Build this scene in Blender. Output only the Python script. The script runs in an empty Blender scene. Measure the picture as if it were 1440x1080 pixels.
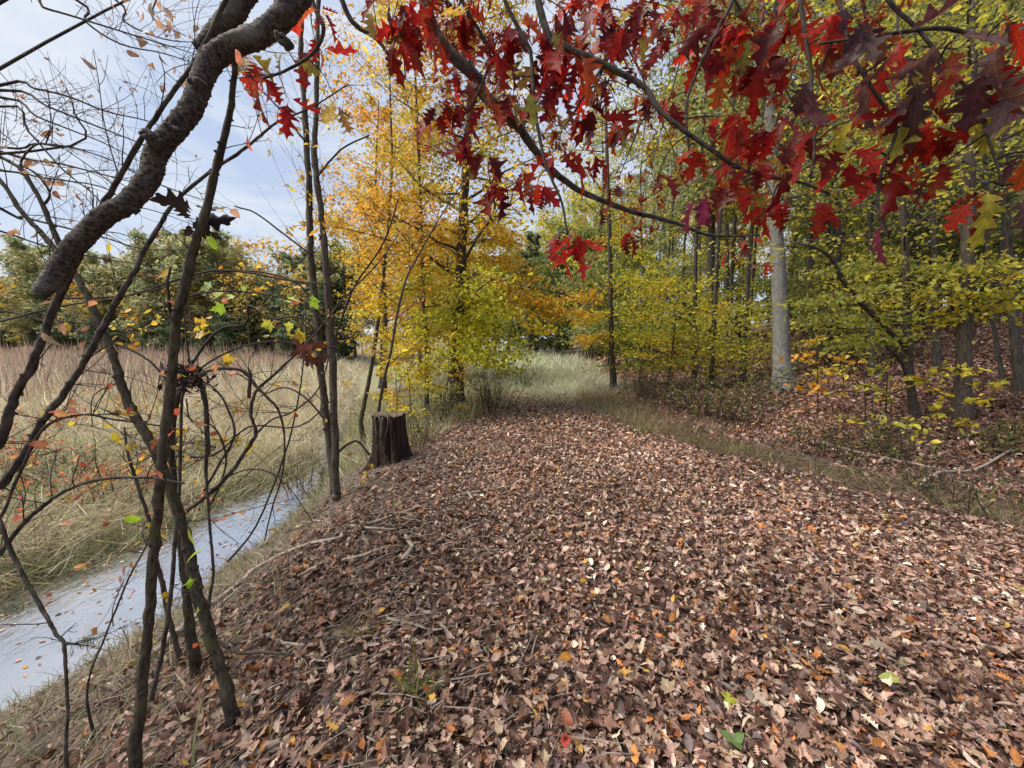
import bpy, math, random
import numpy as np
R = np.random.default_rng(7)
random.seed(7)
sc = bpy.context.scene
COL = sc.collection
V3 = lambda *a: np.array(a, float)

# ------------------------------------------------------------------ camera
F = 545.0; W, H = 1440, 1080; HOR = 480.0
PITCH = math.atan((540 - HOR) / F)
CAM = V3(0, 0, 1.6)
FWD = V3(0, math.cos(PITCH), -math.sin(PITCH)); UP = V3(0, math.sin(PITCH), math.cos(PITCH)); RT = V3(1, 0, 0)
cd = bpy.data.cameras.new('camera'); cam = bpy.data.objects.new('camera', cd); COL.objects.link(cam)
cam.location = CAM; cam.rotation_euler = (math.pi / 2 - PITCH, 0, 0)
cd.sensor_width = 36; cd.lens = F / W * 36; cd.clip_start = 0.05; cd.clip_end = 2000
sc.camera = cam

def P(px, py, d):
    return CAM + d * (FWD + RT * ((px - 720) / F) + UP * ((540 - py) / F))

# ------------------------------------------------------------------ terrain
def bank_x(y): return np.interp(y, [-6, 0, 1, 2, 3, 4, 5.5, 7, 10, 14, 20, 35, 60], [-.6, -.6, -.75, -1.0, -1.2, -1.4, -1.45, -1.35, -1.1, -1.5, -2.5, -5, -9])
def path_l(y): return np.maximum(bank_x(y), np.interp(y, [5.5, 7, 8.5, 10, 20], [-1.45, -1.15, -.75, -.35, .3]))
def path_r(y): return np.interp(y, [-6, 0, 2, 3.4, 5, 7.3, 9.5, 12, 60], [6, 5.4, 5.0, 4.4, 3.3, 2.5, 2.1, 2.4, 4])
def creek_r(y): return np.interp(y, [-6, 0, 2, 3, 5, 7.3, 8.3, 9, 11, 12.2, 15, 30, 60, 120], [-3.9, -3.85, -3.8, -3.7, -3.5, -3.65, -3.95, -4.3, -4.75, -5.2, -6.2, -12, -20, -36]) + .07 * np.sin(2.3 * np.asarray(y) + 0) + .05 * np.sin(5.3 * np.asarray(y) + 2 * 0)
def creek_l(y): return np.interp(y, [-6, 0, 3, 4, 5, 6.4, 7.3, 8.3, 9, 11, 12.2, 15, 30, 60, 120], [-6, -5.8, -5.6, -5.4, -5.05, -4.9, -4.5, -4.45, -4.6, -5.4, -5.6, -6.45, -12.3, -20.3, -36.3]) + .07 * np.sin(2.3 * np.asarray(y) + 1.7) + .05 * np.sin(5.3 * np.asarray(y) + 2 * 1.7)
WZ = -1.2
def sstep(a, b, x):
    t = np.clip((x - a) / (b - a), 0, 1); return t * t * (3 - 2 * t)
def nz(x, y):
    return (np.sin(x * 1.3 + y * .7) * .5 + np.sin(x * .6 - y * 1.7 + 1) * .5 + .5 * np.sin(2.9 * x + 1.1 * y + 2) + .4 * np.sin(-1.7 * x + 3.7 * y))
def terr(x, y):
    x = np.asarray(x, float); y = np.asarray(y, float)
    b = bank_x(y); r = path_r(y); cr = creek_r(y); cl = creek_l(y)
    far = sstep(12, 40, y)
    t = np.clip((x - (cr + .35)) / (b + .25 - cr - .35), 0, 1)
    low = WZ + .18
    bank = low + (0 - low) * (1 - (1 - t) ** 1.55)
    z = np.where(x > cr + .35, bank, 0)
    ce = (x - (cr + cl) / 2) / ((cr - cl) / 2)
    bed = WZ - .16 + .16 * np.clip(np.abs(ce), 0, 1) ** 2
    z = np.where((x <= cr) & (x >= cl), bed, z)
    z = np.where((x > cr) & (x <= cr + .35), WZ + .18 * sstep(0, 1, (x - cr) / .35), z)
    dl = cl - x
    mead = WZ + .28 * sstep(0, .7, dl) + .2 * sstep(.5, 4, dl) + .15 * sstep(5, 60, dl)
    z = np.where(x < cl, mead, z)
    q = x - r
    hill = np.interp(q, [0, 1.2, 3, 5.5, 9, 18, 60, 300], [0, .04, .22, .58, 1.2, 3.2, 10, 20])
    z = np.where(q > 0, hill * (1 - .35 * far) + .0, z)
    amp = .02 + .03 * (q > 0) + .035 * (x < b)
    z = z + amp * nz(x, y) * np.where((x <= cr + .2) & (x >= cl - .2), .1, 1)
    return z
def G(px, py, off=0.0):
    d = np.concatenate([np.arange(.7, 30, .01), np.arange(30, 200, .1)])
    pts = CAM[None] + d[:, None] * (FWD + RT * ((px - 720) / F) + UP * ((540 - py) / F))[None]
    below = pts[:, 2] <= terr(pts[:, 0], pts[:, 1])
    i = int(np.argmax(below)) if below.any() else len(d) - 1
    p = pts[i].copy(); p[2] = float(terr(p[0], p[1])) + off
    return p
def depth(p): return float(np.dot(np.asarray(p) - CAM, FWD))

# ------------------------------------------------------------------ materials
def M(name): 
    m = bpy.data.materials.new(name); m.use_nodes = True
    nt = m.node_tree; nt.nodes.clear()
    return m, nt, (lambda t, **k: mk(nt, t, k))
def mk(nt, t, k):
    n = nt.nodes.new('ShaderNode' + t)
    for a, v in k.items():
        if a in n.inputs.keys(): n.inputs[a].default_value = v
        else: setattr(n, a, v)
    return n
def L(nt, a, b): nt.links.new(a, b)

def leaf_mat(name, trans=.35, rough=.5, spec=.35, veins=False, vein_gain=1.5, mottle=.25, blotch=None):
    m, nt, N = M(name)
    at = N('Attribute', attribute_name='col')
    tc = N('TexCoord')
    no = N('TexNoise', Scale=38.0, Detail=3.0); L(nt, tc.outputs['Object'], no.inputs['Vector'])
    mr = N('MapRange'); mr.inputs['To Min'].default_value = 1 - mottle; mr.inputs['To Max'].default_value = 1 + mottle
    mr.inputs['From Min'].default_value = .3; mr.inputs['From Max'].default_value = .7
    L(nt, no.outputs['Fac'], mr.inputs['Value'])
    hs = N('VectorMath', operation='SCALE'); L(nt, at.outputs['Color'], hs.inputs[0]); L(nt, mr.outputs['Result'], hs.inputs['Scale'])
    colout = hs.outputs['Vector']
    if blotch:
        nb = N('TexNoise', Scale=16.0, Detail=4.0, Roughness=.6); L(nt, tc.outputs['Object'], nb.inputs['Vector'])
        rb = N('MapRange'); rb.inputs['From Min'].default_value = .54; rb.inputs['From Max'].default_value = .7; rb.inputs['To Max'].default_value = .6; L(nt, nb.outputs['Fac'], rb.inputs['Value'])
        mb = N('Mix', data_type='RGBA'); L(nt, rb.outputs['Result'], mb.inputs['Factor']); L(nt, colout, mb.inputs['A']); mb.inputs['B'].default_value = (*blotch, 1); colout = mb.outputs['Result']
    bump = None
    if veins:
        uv = N('Attribute', attribute_name='luv'); sx = N('SeparateXYZ'); L(nt, uv.outputs['Vector'], sx.inputs['Vector'])
        ab = N('Math', operation='ABSOLUTE'); L(nt, sx.outputs['X'], ab.inputs[0])
        ml = N('Math', operation='MULTIPLY'); ml.inputs[1].default_value = 0.9; L(nt, ab.outputs[0], ml.inputs[0])
        su = N('Math', operation='SUBTRACT'); L(nt, sx.outputs['Y'], su.inputs[0]); L(nt, ml.outputs[0], su.inputs[1])
        fr = N('Math', operation='MULTIPLY'); fr.inputs[1].default_value = 5.5; L(nt, su.outputs[0], fr.inputs[0])
        pp = N('Math', operation='PINGPONG'); pp.inputs[1].default_value = .5; L(nt, fr.outputs[0], pp.inputs[0])
        lt = N('Math', operation='LESS_THAN'); lt.inputs[1].default_value = .05; L(nt, pp.outputs[0], lt.inputs[0])
        l2 = N('Math', operation='LESS_THAN'); l2.inputs[1].default_value = .012; L(nt, ab.outputs[0], l2.inputs[0])
        mx = N('Math', operation='MAXIMUM'); L(nt, lt.outputs[0], mx.inputs[0]); L(nt, l2.outputs[0], mx.inputs[1])
        vg = N('MapRange'); vg.inputs['To Min'].default_value = 1.0; vg.inputs['To Max'].default_value = vein_gain
        L(nt, mx.outputs[0], vg.inputs['Value'])
        h2 = N('VectorMath', operation='SCALE'); L(nt, colout, h2.inputs[0]); L(nt, vg.outputs['Result'], h2.inputs['Scale'])
        colout = h2.outputs['Vector']
        bump = N('Bump', Strength=.35, Distance=.004); L(nt, mx.outputs[0], bump.inputs['Height'])
    pb = N('BsdfPrincipled', Roughness=rough); pb.inputs['Specular IOR Level'].default_value = spec
    L(nt, colout, pb.inputs['Base Color'])
    if bump: L(nt, bump.outputs['Normal'], pb.inputs['Normal'])
    out = N('OutputMaterial')
    if trans > 0:
        tr = N('BsdfTranslucent'); L(nt, colout, tr.inputs['Color'])
        mi = N('MixShader'); mi.inputs[0].default_value = trans
        L(nt, pb.outputs[0], mi.inputs[1]); L(nt, tr.outputs[0], mi.inputs[2]); L(nt, mi.outputs[0], out.inputs['Surface'])
    else: L(nt, pb.outputs[0], out.inputs['Surface'])
    return m

def bark_mat(name, c1, c2, su=(60, 60, 8), bump=.5, moss=0.0, mosscol=(.07, .085, .02), pale=0.0, dist=.01):
    m, nt, N = M(name)
    at = N('Attribute', attribute_name='tc')
    mp = N('Mapping'); mp.inputs['Scale'].default_value = su; L(nt, at.outputs['Vector'], mp.inputs['Vector'])
    no = N('TexNoise', Scale=1.0, Detail=5.0, Roughness=.65); L(nt, mp.outputs[0], no.inputs['Vector'])
    n2 = N('TexNoise', Scale=7.0, Detail=3.0); L(nt, at.outputs['Vector'], n2.inputs['Vector'])
    rp = N('ValToRGB'); rp.color_ramp.elements[0].position = .36; rp.color_ramp.elements[1].position = .66
    rp.color_ramp.elements[0].color = (*c1, 1); rp.color_ramp.elements[1].color = (*c2, 1)
    L(nt, no.outputs['Fac'], rp.inputs['Fac'])
    c = rp.outputs['Color']
    if moss or pale:
        r2 = N('ValToRGB'); r2.color_ramp.elements[0].position = .62 - .3 * max(moss, pale); r2.color_ramp.elements[1].position = .72 - .2 * max(moss, pale)
        L(nt, n2.outputs['Fac'], r2.inputs['Fac'])
        mx = N('Mix', data_type='RGBA'); L(nt, r2.outputs['Color'], mx.inputs['Factor']); L(nt, c, mx.inputs['A'])
        mx.inputs['B'].default_value = (*mosscol, 1); c = mx.outputs['Result']
    pb = N('BsdfPrincipled', Roughness=.85); pb.inputs['Specular IOR Level'].default_value = .25
    L(nt, c, pb.inputs['Base Color'])
    bp = N('Bump', Strength=bump, Distance=dist); L(nt, no.outputs['Fac'], bp.inputs['Height']); L(nt, bp.outputs[0], pb.inputs['Normal'])
    out = N('OutputMaterial'); L(nt, pb.outputs[0], out.inputs['Surface'])
    return m

def ground_mat(name, cols, scale=3.0, bump=.6):
    m, nt, N = M(name)
    tc = N('TexCoord')
    no = N('TexNoise', Scale=scale, Detail=8.0, Roughness=.7); L(nt, tc.outputs['Object'], no.inputs['Vector'])
    vo = N('TexVoronoi', Scale=28.0); L(nt, tc.outputs['Object'], vo.inputs['Vector'])
    mu = N('Mix', data_type='FLOAT'); mu.inputs[0].default_value = .45
    L(nt, no.outputs['Fac'], mu.inputs[2])
    sp = N('SeparateColor'); L(nt, vo.outputs['Color'], sp.inputs[0]); L(nt, sp.outputs[0], mu.inputs[3])
    rp = N('ValToRGB'); e = rp.color_ramp.elements
    e[0].position = .25; e[1].position = .75; e[0].color = (*cols[0], 1); e[1].color = (*cols[-1], 1)
    for i, c in enumerate(cols[1:-1]):
        q = e.new(.25 + .5 * (i + 1) / (len(cols) - 1)); q.color = (*c, 1)
    L(nt, mu.outputs[0], rp.inputs['Fac'])
    pb = N('BsdfPrincipled', Roughness=.95); L(nt, rp.outputs['Color'], pb.inputs['Base Color']); pb.inputs['Specular IOR Level'].default_value = .1
    bp = N('Bump', Strength=bump, Distance=.03); L(nt, mu.outputs[0], bp.inputs['Height']); L(nt, bp.outputs[0], pb.inputs['Normal'])
    out = N('OutputMaterial'); L(nt, pb.outputs[0], out.inputs['Surface'])
    return m

LEAF = leaf_mat('leaf_small', .52, .55, .25)
LEAFV = leaf_mat('leaf_veined', .5, .42, .4, True)
REDLEAF = leaf_mat('leaf_red_oak', .6, .45, .35, True, 1.5, .35, (.3, .12, .03))
LITTER = leaf_mat('leaf_dry', .12, .62, .2, True, 1.25, .3)
GRASS = leaf_mat('grass_blade', .45, .6, .2)
B_DARK = bark_mat('bark_dark', (.022, .017, .014), (.12, .096, .078), (50, 50, 25), .6, .18, (.055, .06, .022))
B_LIMB = bark_mat('bark_rough', (.012, .009, .008), (.13, .105, .088), (75, 75, 95), 1.0, .2, (.16, .145, .125), dist=.008)
B_MOSS = bark_mat('bark_mossy', (.022, .017, .012), (.11, .085, .058), (60, 60, 22), .8, .22, (.08, .08, .03))
B_BROWN = bark_mat('bark_brown', (.035, .026, .02), (.13, .1, .078), (55, 55, 9), .7, .2, (.09, .095, .05))
B_GREY = bark_mat('bark_grey_beech', (.13, .125, .115), (.24, .23, .212), (14, 14, 9), .25, .22, (.17, .18, .145))
B_FAR = bark_mat('bark_far', (.035, .03, .026), (.11, .095, .08), (30, 30, 6), .5)
B_PALE = bark_mat('bark_pale', (.2, .18, .16), (.42, .39, .35), (20, 20, 10), .3)
B_TWIG = bark_mat('bark_twig', (.022, .017, .014), (.07, .053, .043), (30, 30, 20), .2)
B_STICK = bark_mat('wood_dead', (.14, .11, .088), (.42, .345, .285), (70, 70, 12), .4)
B_STUMP = bark_mat('wood_rotten', (.008, .006, .005), (.075, .045, .034), (38, 38, 5), 1.0, .0, dist=.03)
B_CUT = bark_mat('wood_cut', (.05, .035, .024), (.2, .15, .1), (30, 30, 30), .5)

# ------------------------------------------------------------------ object helpers
def link(o, parent=None):
    COL.objects.link(o)
    if parent is not None: o.parent = parent
    return o
def thing(name, label, cat, loc=(0, 0, 0), group=None):
    o = bpy.data.objects.new(name, None); o.empty_display_size = .1; COL.objects.link(o); o.location = loc
    o['label'] = label; o['category'] = cat
    if group: o['group'] = group
    return o
def tag(o, label, cat, group=None, kind=None):
    o['label'] = label; o['category'] = cat
    if group: o['group'] = group
    if kind: o['kind'] = kind
    return o

class Tube:
    def __init__(s): s.v = []; s.f = []; s.t = []; s.n = 0
    def add(s, pts, rad, sides=6, sub=4, wob=0.0, seed=0, jag=0.0, cap=True):
        pts = np.asarray(pts, float); rad = np.asarray(rad, float)
        if len(rad) != len(pts): rad = np.interp(np.linspace(0, 1, len(pts)), np.linspace(0, 1, len(rad)), rad)
        if len(pts) > 2 and sub > 1:
            q = []; qr = []
            ext = np.vstack([2 * pts[0] - pts[1], pts, 2 * pts[-1] - pts[-2]])
            for i in range(len(pts) - 1):
                p0, p1, p2, p3 = ext[i:i + 4]
                for k in range(sub):
                    t = k / sub
                    q.append(.5 * ((2 * p1) + (p2 - p0) * t + (2 * p0 - 5 * p1 + 4 * p2 - p3) * t * t + (3 * p1 - p0 - 3 * p2 + p3) * t ** 3))
                    qr.append(rad[i] * (1 - t) + rad[i + 1] * t)
            q.append(pts[-1]); qr.append(rad[-1]); pts = np.array(q); rad = np.array(qr)
        n = len(pts)
        rg = np.random.default_rng(seed + 11)
        if wob: pts[1:-1] += rg.normal(0, 1, (n - 2, 3)) * wob * rad[1:-1, None]
        tg = np.gradient(pts, axis=0); tg /= np.linalg.norm(tg, axis=1)[:, None] + 1e-9
        u = np.cross(tg[0], V3(0, 0, 1)); 
        if np.linalg.norm(u) < .1: u = np.cross(tg[0], V3(1, 0, 0))
        u /= np.linalg.norm(u)
        ln = np.concatenate([[0], np.cumsum(np.linalg.norm(np.diff(pts, axis=0), axis=1))])
        an = np.arange(sides) / sides * 2 * math.pi; ca, sa = np.cos(an), np.sin(an)
        base = s.n
        for i in range(n):
            u = u - tg[i] * np.dot(u, tg[i]); u /= np.linalg.norm(u) + 1e-9
            w = np.cross(tg[i], u)
            rr = rad[i] * (1 + (rg.normal(0, jag, sides) if jag else 0))
            s.v.append(pts[i] + (rr * ca)[:, None] * u + (rr * sa)[:, None] * w)
            s.t.append(np.stack([rad[i] * ca + base * .13, rad[i] * sa, np.full(sides, ln[i])], 1))
        idx = base + np.arange(n * sides).reshape(n, sides)
        nx = np.roll(idx, -1, axis=1)
        s.f.append(np.stack([idx[:-1].ravel(), nx[:-1].ravel(), nx[1:].ravel(), idx[1:].ravel()], 1))
        s.n += n * sides
        if cap:
            for ring, c, flip in ((idx[0], pts[0], True), (idx[-1], pts[-1], False)):
                s.v.append(c[None]); s.t.append(V3(0, 0, 0)[None]); ci = s.n; s.n += 1
                nr = np.roll(ring, -1)
                a, b = (nr, ring) if flip else (ring, nr)
                s.f.append(np.stack([a, b, np.full(sides, ci), np.full(sides, ci)], 1))
        return s
    def build(s, name, mat, parent=None, origin=(0, 0, 0)):
        v = np.concatenate(s.v) - np.asarray(origin); f = np.concatenate(s.f)
        tri = f[:, 2] == f[:, 3]
        me = bpy.data.meshes.new(name)
        cnt = np.where(tri, 3, 4); st = np.concatenate([[0], np.cumsum(cnt)[:-1]])
        lv = f.ravel()[np.stack([np.ones_like(tri), np.ones_like(tri), np.ones_like(tri), ~tri], 1).ravel()]
        me.vertices.add(len(v)); me.vertices.foreach_set('co', v.ravel().astype(np.float32))
        me.loops.add(len(lv)); me.loops.foreach_set('vertex_index', lv.astype(np.int32))
        me.polygons.add(len(f)); me.polygons.foreach_set('loop_start', st.astype(np.int32))
        me.polygons.foreach_set('use_smooth', np.ones(len(f), bool))
        me.update(calc_edges=True); me.validate()
        a = me.attributes.new('tc', 'FLOAT_VECTOR', 'POINT')
        if len(a.data) == len(v): a.data.foreach_set('vector', np.concatenate(s.t).ravel().astype(np.float32))
        me.materials.append(mat)
        return link(bpy.data.objects.new(name, me), parent)

# leaf prototypes: vertices (s across, t along), triangles
def strip_proto(edge, mids, petiole=.22):
    v = []; 
    for (t, w), m in zip(edge, mids): v += [(0, m), (-w, t), (w, t)]
    f = []
    for i in range(len(edge) - 1):
        a, b = 3 * i, 3 * i + 3
        f += [(a, b, b + 1), (a, b + 1, a + 1), (a, a + 2, b + 2), (a, b + 2, b)]
    if petiole:
        k = len(v); v += [(-.012, -petiole), (.012, -petiole), (.012, .02), (-.012, .02)]; f += [(k, k + 1, k + 2), (k, k + 2, k + 3)]
    return np.array(v, float), np.array(f)
DIA = (np.array([(0, 0), (-.29, .45), (0, 1), (.29, .45)], float), np.array([(0, 2, 1), (0, 3, 2)]))
OVATE = strip_proto([(0, .01), (.18, .22), (.45, .3), (.75, .18), (1, .0)], [0, .2, .45, .75, 1], .15)
OVLOW = strip_proto([(0, .02), (.3, .27), (.7, .22), (1, .0)], [0, .3, .7, 1], 0)
_oe = [(0, .01), (.07, .03), (.14, .15), (.19, .2), (.2, .15), (.24, .1), (.31, .23), (.37, .35), (.43, .38), (.43, .29), (.46, .16),
       (.54, .24), (.62, .35), (.7, .38), (.68, .27), (.7, .14), (.77, .17), (.84, .23), (.9, .2), (.88, .12), (.94, .07), (1, .0)]
OAK = strip_proto(_oe, [min(1, t * .98 + .0) if i in (0,) else min(1, max(0, t - .45 * w)) for i, (t, w) in enumerate(_oe)], .2)
def oak_variant(seed):
    rg = np.random.default_rng(seed); e = [(0, .01, .01)]; t = .06; k = 0; n = int(rg.integers(3, 5)); hs = np.interp(np.linspace(0, 1, n), [0, .5, 1], [.24, .4, .24])
    e.append((.07, .03, .03))
    for i in range(n):
        a = .1 + .84 * i / n; d = .84 / n; l, r = hs[i] * rg.uniform(.75, 1.2, 2); s1, s2 = rg.uniform(.09, .18, 2)
        e += [(a + .18 * d, l * .5, r * .55), (a + .45 * d, l * .8, r * .75), (a + .62 * d, l, r), (a + .8 * d, l * 1.04, r * .96), (a + .78 * d, l * .72, r * .74), (a + .84 * d, s1 * .8, s2 * .8)] if i < n - 1 else [(a + .2 * d, l * .55, r * .6), (a + .5 * d, l, r), (a + .68 * d, l * .95, r * .98), (a + .66 * d, l * .55, r * .5), (a + .85 * d, .06, .05)]
    e.append((1.0, .0, .0))
    v = []; f = []
    for q, (t, l, r) in enumerate(e): v += [(0, min(1, max(0, t - .35 * max(l, r)))) if 0 < q < len(e) - 1 else (0, t), (-l, t), (r, t)]
    for i in range(len(e) - 1):
        a, b = 3 * i, 3 * i + 3; f += [(a, b, b + 1), (a, b + 1, a + 1), (a, a + 2, b + 2), (a, b + 2, b)]
    k = len(v); v += [(-.011, -.24), (.011, -.24), (.011, .02), (-.011, .02)]; f += [(k, k + 1, k + 2), (k, k + 2, k + 3)]
    return np.array(v, float), np.array(f)
OAKS = [OAK] + [oak_variant(i) for i in range(1, 8)]
_ow = [(0, .02), (.12, .08), (.25, .2), (.3, .09), (.45, .3), (.52, .11), (.7, .3), (.76, .1), (.9, .18), (1, .0)]
OAKLOW = strip_proto(_ow, [0, .1, .18, .28, .36, .5, .58, .72, .84, 1], .12)
def maple_proto():
    tips = [(-.42, .05), (-.52, .42), (-.3, .4), (-.2, .62), (-.26, .72), (0, 1.0)]
    left = [(-.02, 0), (-.2, -.02), (-.36, -.04), (-.27, .12), (-.4, .2), (-.56, .42), (-.34, .42), (-.2, .5), (-.24, .7), (-.13, .68), (0, 1)]
    pts = [(0, .12)] + left + [(-x, y) for x, y in left[-2::-1]]
    n = len(pts) - 1
    f = [(0, 1 + i, 2 + i) for i in range(n - 1)] + [(0, n, 1)]
    k = len(pts); pts += [(-.01, -.4), (.01, -.4), (.01, .02), (-.01, .02)]; f += [(k, k + 1, k + 2), (k, k + 2, k + 3)]
    return np.array(pts, float), np.array(f)
MAPLE = maple_proto()
BLADE = (np.array([(-.5, 0), (.5, 0), (-.42, .45), (.42, .45), (-.25, .78), (.25, .78), (0, 1)], float),
         np.array([(0, 1, 3), (0, 3, 2), (2, 3, 5), (2, 5, 4), (4, 5, 6)]))
BLADELOW = (np.array([(-.5, 0), (.5, 0), (.3, .55), (-.3, .55), (0, 1)], float), np.array([(0, 1, 2), (0, 2, 3), (3, 2, 4)]))

def unit(a): return a / (np.linalg.norm(a, axis=-1, keepdims=True) + 1e-9)
class Leaves:
    def __init__(s): s.b = []
    def add(s, proto, pos, axis, normal, size, col, curl=0.2, fold=0.15, width=None, twist=0.0):
        pos = np.atleast_2d(pos); n = len(pos)
        if n == 0: return s
        pv, pf = proto
        size = np.broadcast_to(np.asarray(size, float), (n,)); curl = np.broadcast_to(np.asarray(curl, float), (n,)); fold = np.broadcast_to(np.asarray(fold, float), (n,))
        width = np.ones(n) if width is None else np.broadcast_to(np.asarray(width, float), (n,))
        axis = unit(np.broadcast_to(axis, (n, 3))); normal = np.broadcast_to(normal, (n, 3))
        side = unit(np.cross(axis, normal)); nn = np.cross(side, axis)
        S = pv[None, :, 0] * width[:, None]; T = np.broadcast_to(pv[None, :, 1], S.shape)
        Z = -curl[:, None] * T * T + fold[:, None] * np.abs(S) + twist * S * T
        co = (S[..., None] * side[:, None] + T[..., None] * axis[:, None] + Z[..., None] * nn[:, None]) * size[:, None, None] + pos[:, None]
        luv = np.stack([np.broadcast_to(pv[None, :, 0], S.shape), T, np.zeros_like(S)], -1)
        nv = len(pv)
        fa = (pf[None] + (np.arange(n) * nv)[:, None, None]).reshape(-1, 3)
        col = np.broadcast_to(np.asarray(col, float), (n, 3))
        s.b.append((co.reshape(-1, 3), fa, np.repeat(col, len(pf), axis=0), luv.reshape(-1, 3)))
        return s
    def build(s, name, mat, parent=None, origin=(0, 0, 0), smooth=False):
        off = 0; vs = []; fs = []; cs = []; us = []
        for v, f, c, u in s.b:
            vs.append(v); fs.append(f + off); cs.append(c); us.append(u); off += len(v)
        v = np.concatenate(vs) - np.asarray(origin); f = np.concatenate(fs); c = np.concatenate(cs)
        me = bpy.data.meshes.new(name)
        me.vertices.add(len(v)); me.vertices.foreach_set('co', v.ravel().astype(np.float32))
        me.loops.add(f.size); me.loops.foreach_set('vertex_index', f.ravel().astype(np.int32))
        me.polygons.add(len(f)); me.polygons.foreach_set('loop_start', (np.arange(len(f)) * 3).astype(np.int32))
        if smooth: me.polygons.foreach_set('use_smooth', np.ones(len(f), bool))
        me.update(calc_edges=True)
        a = me.attributes.new('col', 'FLOAT_COLOR', 'FACE')
        a.data.foreach_set('color', np.concatenate([np.clip(c, 0.002, .9), np.ones((len(c), 1))], 1).ravel().astype(np.float32))
        a = me.attributes.new('luv', 'FLOAT_VECTOR', 'POINT'); a.data.foreach_set('vector', np.concatenate(us).ravel().astype(np.float32))
        me.materials.append(mat)
        return link(bpy.data.objects.new(name, me), parent)

def pick(pal, n, rg=R, jit=.18):
    cols = np.array([p[:3] for p in pal]); w = np.array([p[3] if len(p) > 3 else 1 for p in pal], float); w /= w.sum()
    c = cols[rg.choice(len(cols), n, p=w)]
    return c * np.exp(rg.normal(0, jit, (n, 1))) * np.exp(rg.normal(0, jit * .18, (n, 3)))
def rdir(n, rg=R, up=0.0, flat=1.0):
    d = rg.normal(0, 1, (n, 3)); d[:, 2] = d[:, 2] * flat + up
    return unit(d)
def resample(pts, n):
    pts = np.asarray(pts, float); l = np.concatenate([[0], np.cumsum(np.linalg.norm(np.diff(pts, axis=0), axis=1))])
    t = np.linspace(0, l[-1], n)
    return np.stack([np.interp(t, l, pts[:, k]) for k in range(3)], 1)

# palettes (linear albedo)
ORANGE = [(.68, .34, .045, 3), (.7, .43, .05, 3), (.68, .53, .08, 2), (.52, .24, .04, .7), (.5, .46, .08, .6)]
MUTED = [(.37, .36, .17, 3), (.3, .33, .17, 3), (.44, .39, .18, 1.6), (.44, .3, .17, 1.2), (.52, .44, .14, .7)]
YELLOW = [(.7, .55, .05, 3), (.6, .53, .055, 2), (.66, .4, .035, 1.2), (.38, .4, .05, 1)]
YGREEN = [(.54, .49, .065, 3), (.4, .38, .065, 2.6), (.64, .5, .06, 2), (.24, .25, .05, 1)]
GREEN = [(.16, .2, .06, 3), (.22, .25, .07, 2), (.12, .16, .05, 2), (.38, .34, .07, .8)]
CEDAR = [(.16, .21, .12, 3), (.2, .24, .14, 2), (.24, .26, .13, 1)]
RUST = [(.34, .17, .07, 3), (.28, .15, .07, 2), (.36, .24, .1, 1.5), (.2, .18, .09, 1)]
OLIVE = [(.32, .32, .1, 3), (.25, .28, .1, 3), (.42, .38, .11, 1.2), (.34, .27, .13, .4)]
REDP = [(.27, .012, .012, 4), (.42, .025, .014, 3), (.12, .007, .01, 2.4), (.48, .08, .02, 1), (.24, .18, .035, .5)]
LITP = [(.1, .052, .038, 2.8), (.26, .145, .104, 4), (.36, .225, .166, 3.6), (.5, .352, .262, 2.2), (.66, .52, .4, .6), (.46, .18, .055, .7), (.21, .155, .14, 1.0), (.56, .32, .07, .12)]


# ------------------------------------------------------------------ ground sheets
def axis_samples(segs):
    out = []
    for a, b, st in segs: out.append(np.arange(a, b, st))
    out.append(np.array([segs[-1][1]])); return np.concatenate(out)
GX = axis_samples([(-400, -120, 20), (-120, -30, 3), (-30, -9, .7), (-9, -6.5, .25), (-6.5, 5.5, .1), (5.5, 15, .3), (15, 40, 1.5), (40, 400, 20)])
GY = axis_samples([(-40, -6, 3), (-6, 0, .5), (0, 10, .1), (10, 20, .3), (20, 60, 1.2), (60, 160, 5), (160, 700, 30)])
XX, YY = np.meshgrid(GX, GY); ZZ = terr(XX, YY)
def sheet(name, sel, mat):
    ny, nx = XX.shape
    idx = np.arange(ny * nx).reshape(ny, nx)
    q = np.stack([idx[:-1, :-1], idx[:-1, 1:], idx[1:, 1:], idx[1:, :-1]], -1)[sel]
    used, inv = np.unique(q.ravel(), return_inverse=True)
    v = np.stack([XX.ravel(), YY.ravel(), ZZ.ravel()], 1)[used]
    f = inv.reshape(-1, 4)
    me = bpy.data.meshes.new(name)
    me.vertices.add(len(v)); me.vertices.foreach_set('co', v.ravel().astype(np.float32))
    me.loops.add(f.size); me.loops.foreach_set('vertex_index', f.ravel().astype(np.int32))
    me.polygons.add(len(f)); me.polygons.foreach_set('loop_start', (np.arange(len(f)) * 4).astype(np.int32))
    me.polygons.foreach_set('use_smooth', np.ones(len(f), bool)); me.update(calc_edges=True)
    me.materials.append(mat)
    o = link(bpy.data.objects.new(name, me)); o['kind'] = 'structure'; return o
cx = (XX[:-1, :-1] + XX[1:, 1:]) / 2; cy = (YY[:-1, :-1] + YY[1:, 1:]) / 2
wob = .12 * nz(cx * 1.7, cy * 1.9)
z_path = (cx > bank_x(cy) + wob) & (cx < path_r(cy) + wob) & (cy < 10.5 + 4 * wob)
z_clear = (cx > bank_x(cy) + wob) & (cx < path_r(cy) + wob) & ~z_path
z_hill = cx >= path_r(cy) + wob
z_bank = (cx <= bank_x(cy) + wob) & (cx > creek_r(cy)) & (cy < 7)
z_clear |= (cx <= bank_x(cy) + wob) & (cx > creek_r(cy)) & (cy >= 7)
z_mead = cx <= creek_r(cy)
sheet('path', z_path, ground_mat('soil_path', [(.03, .019, .015), (.07, .045, .035), (.14, .09, .07)]))
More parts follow.
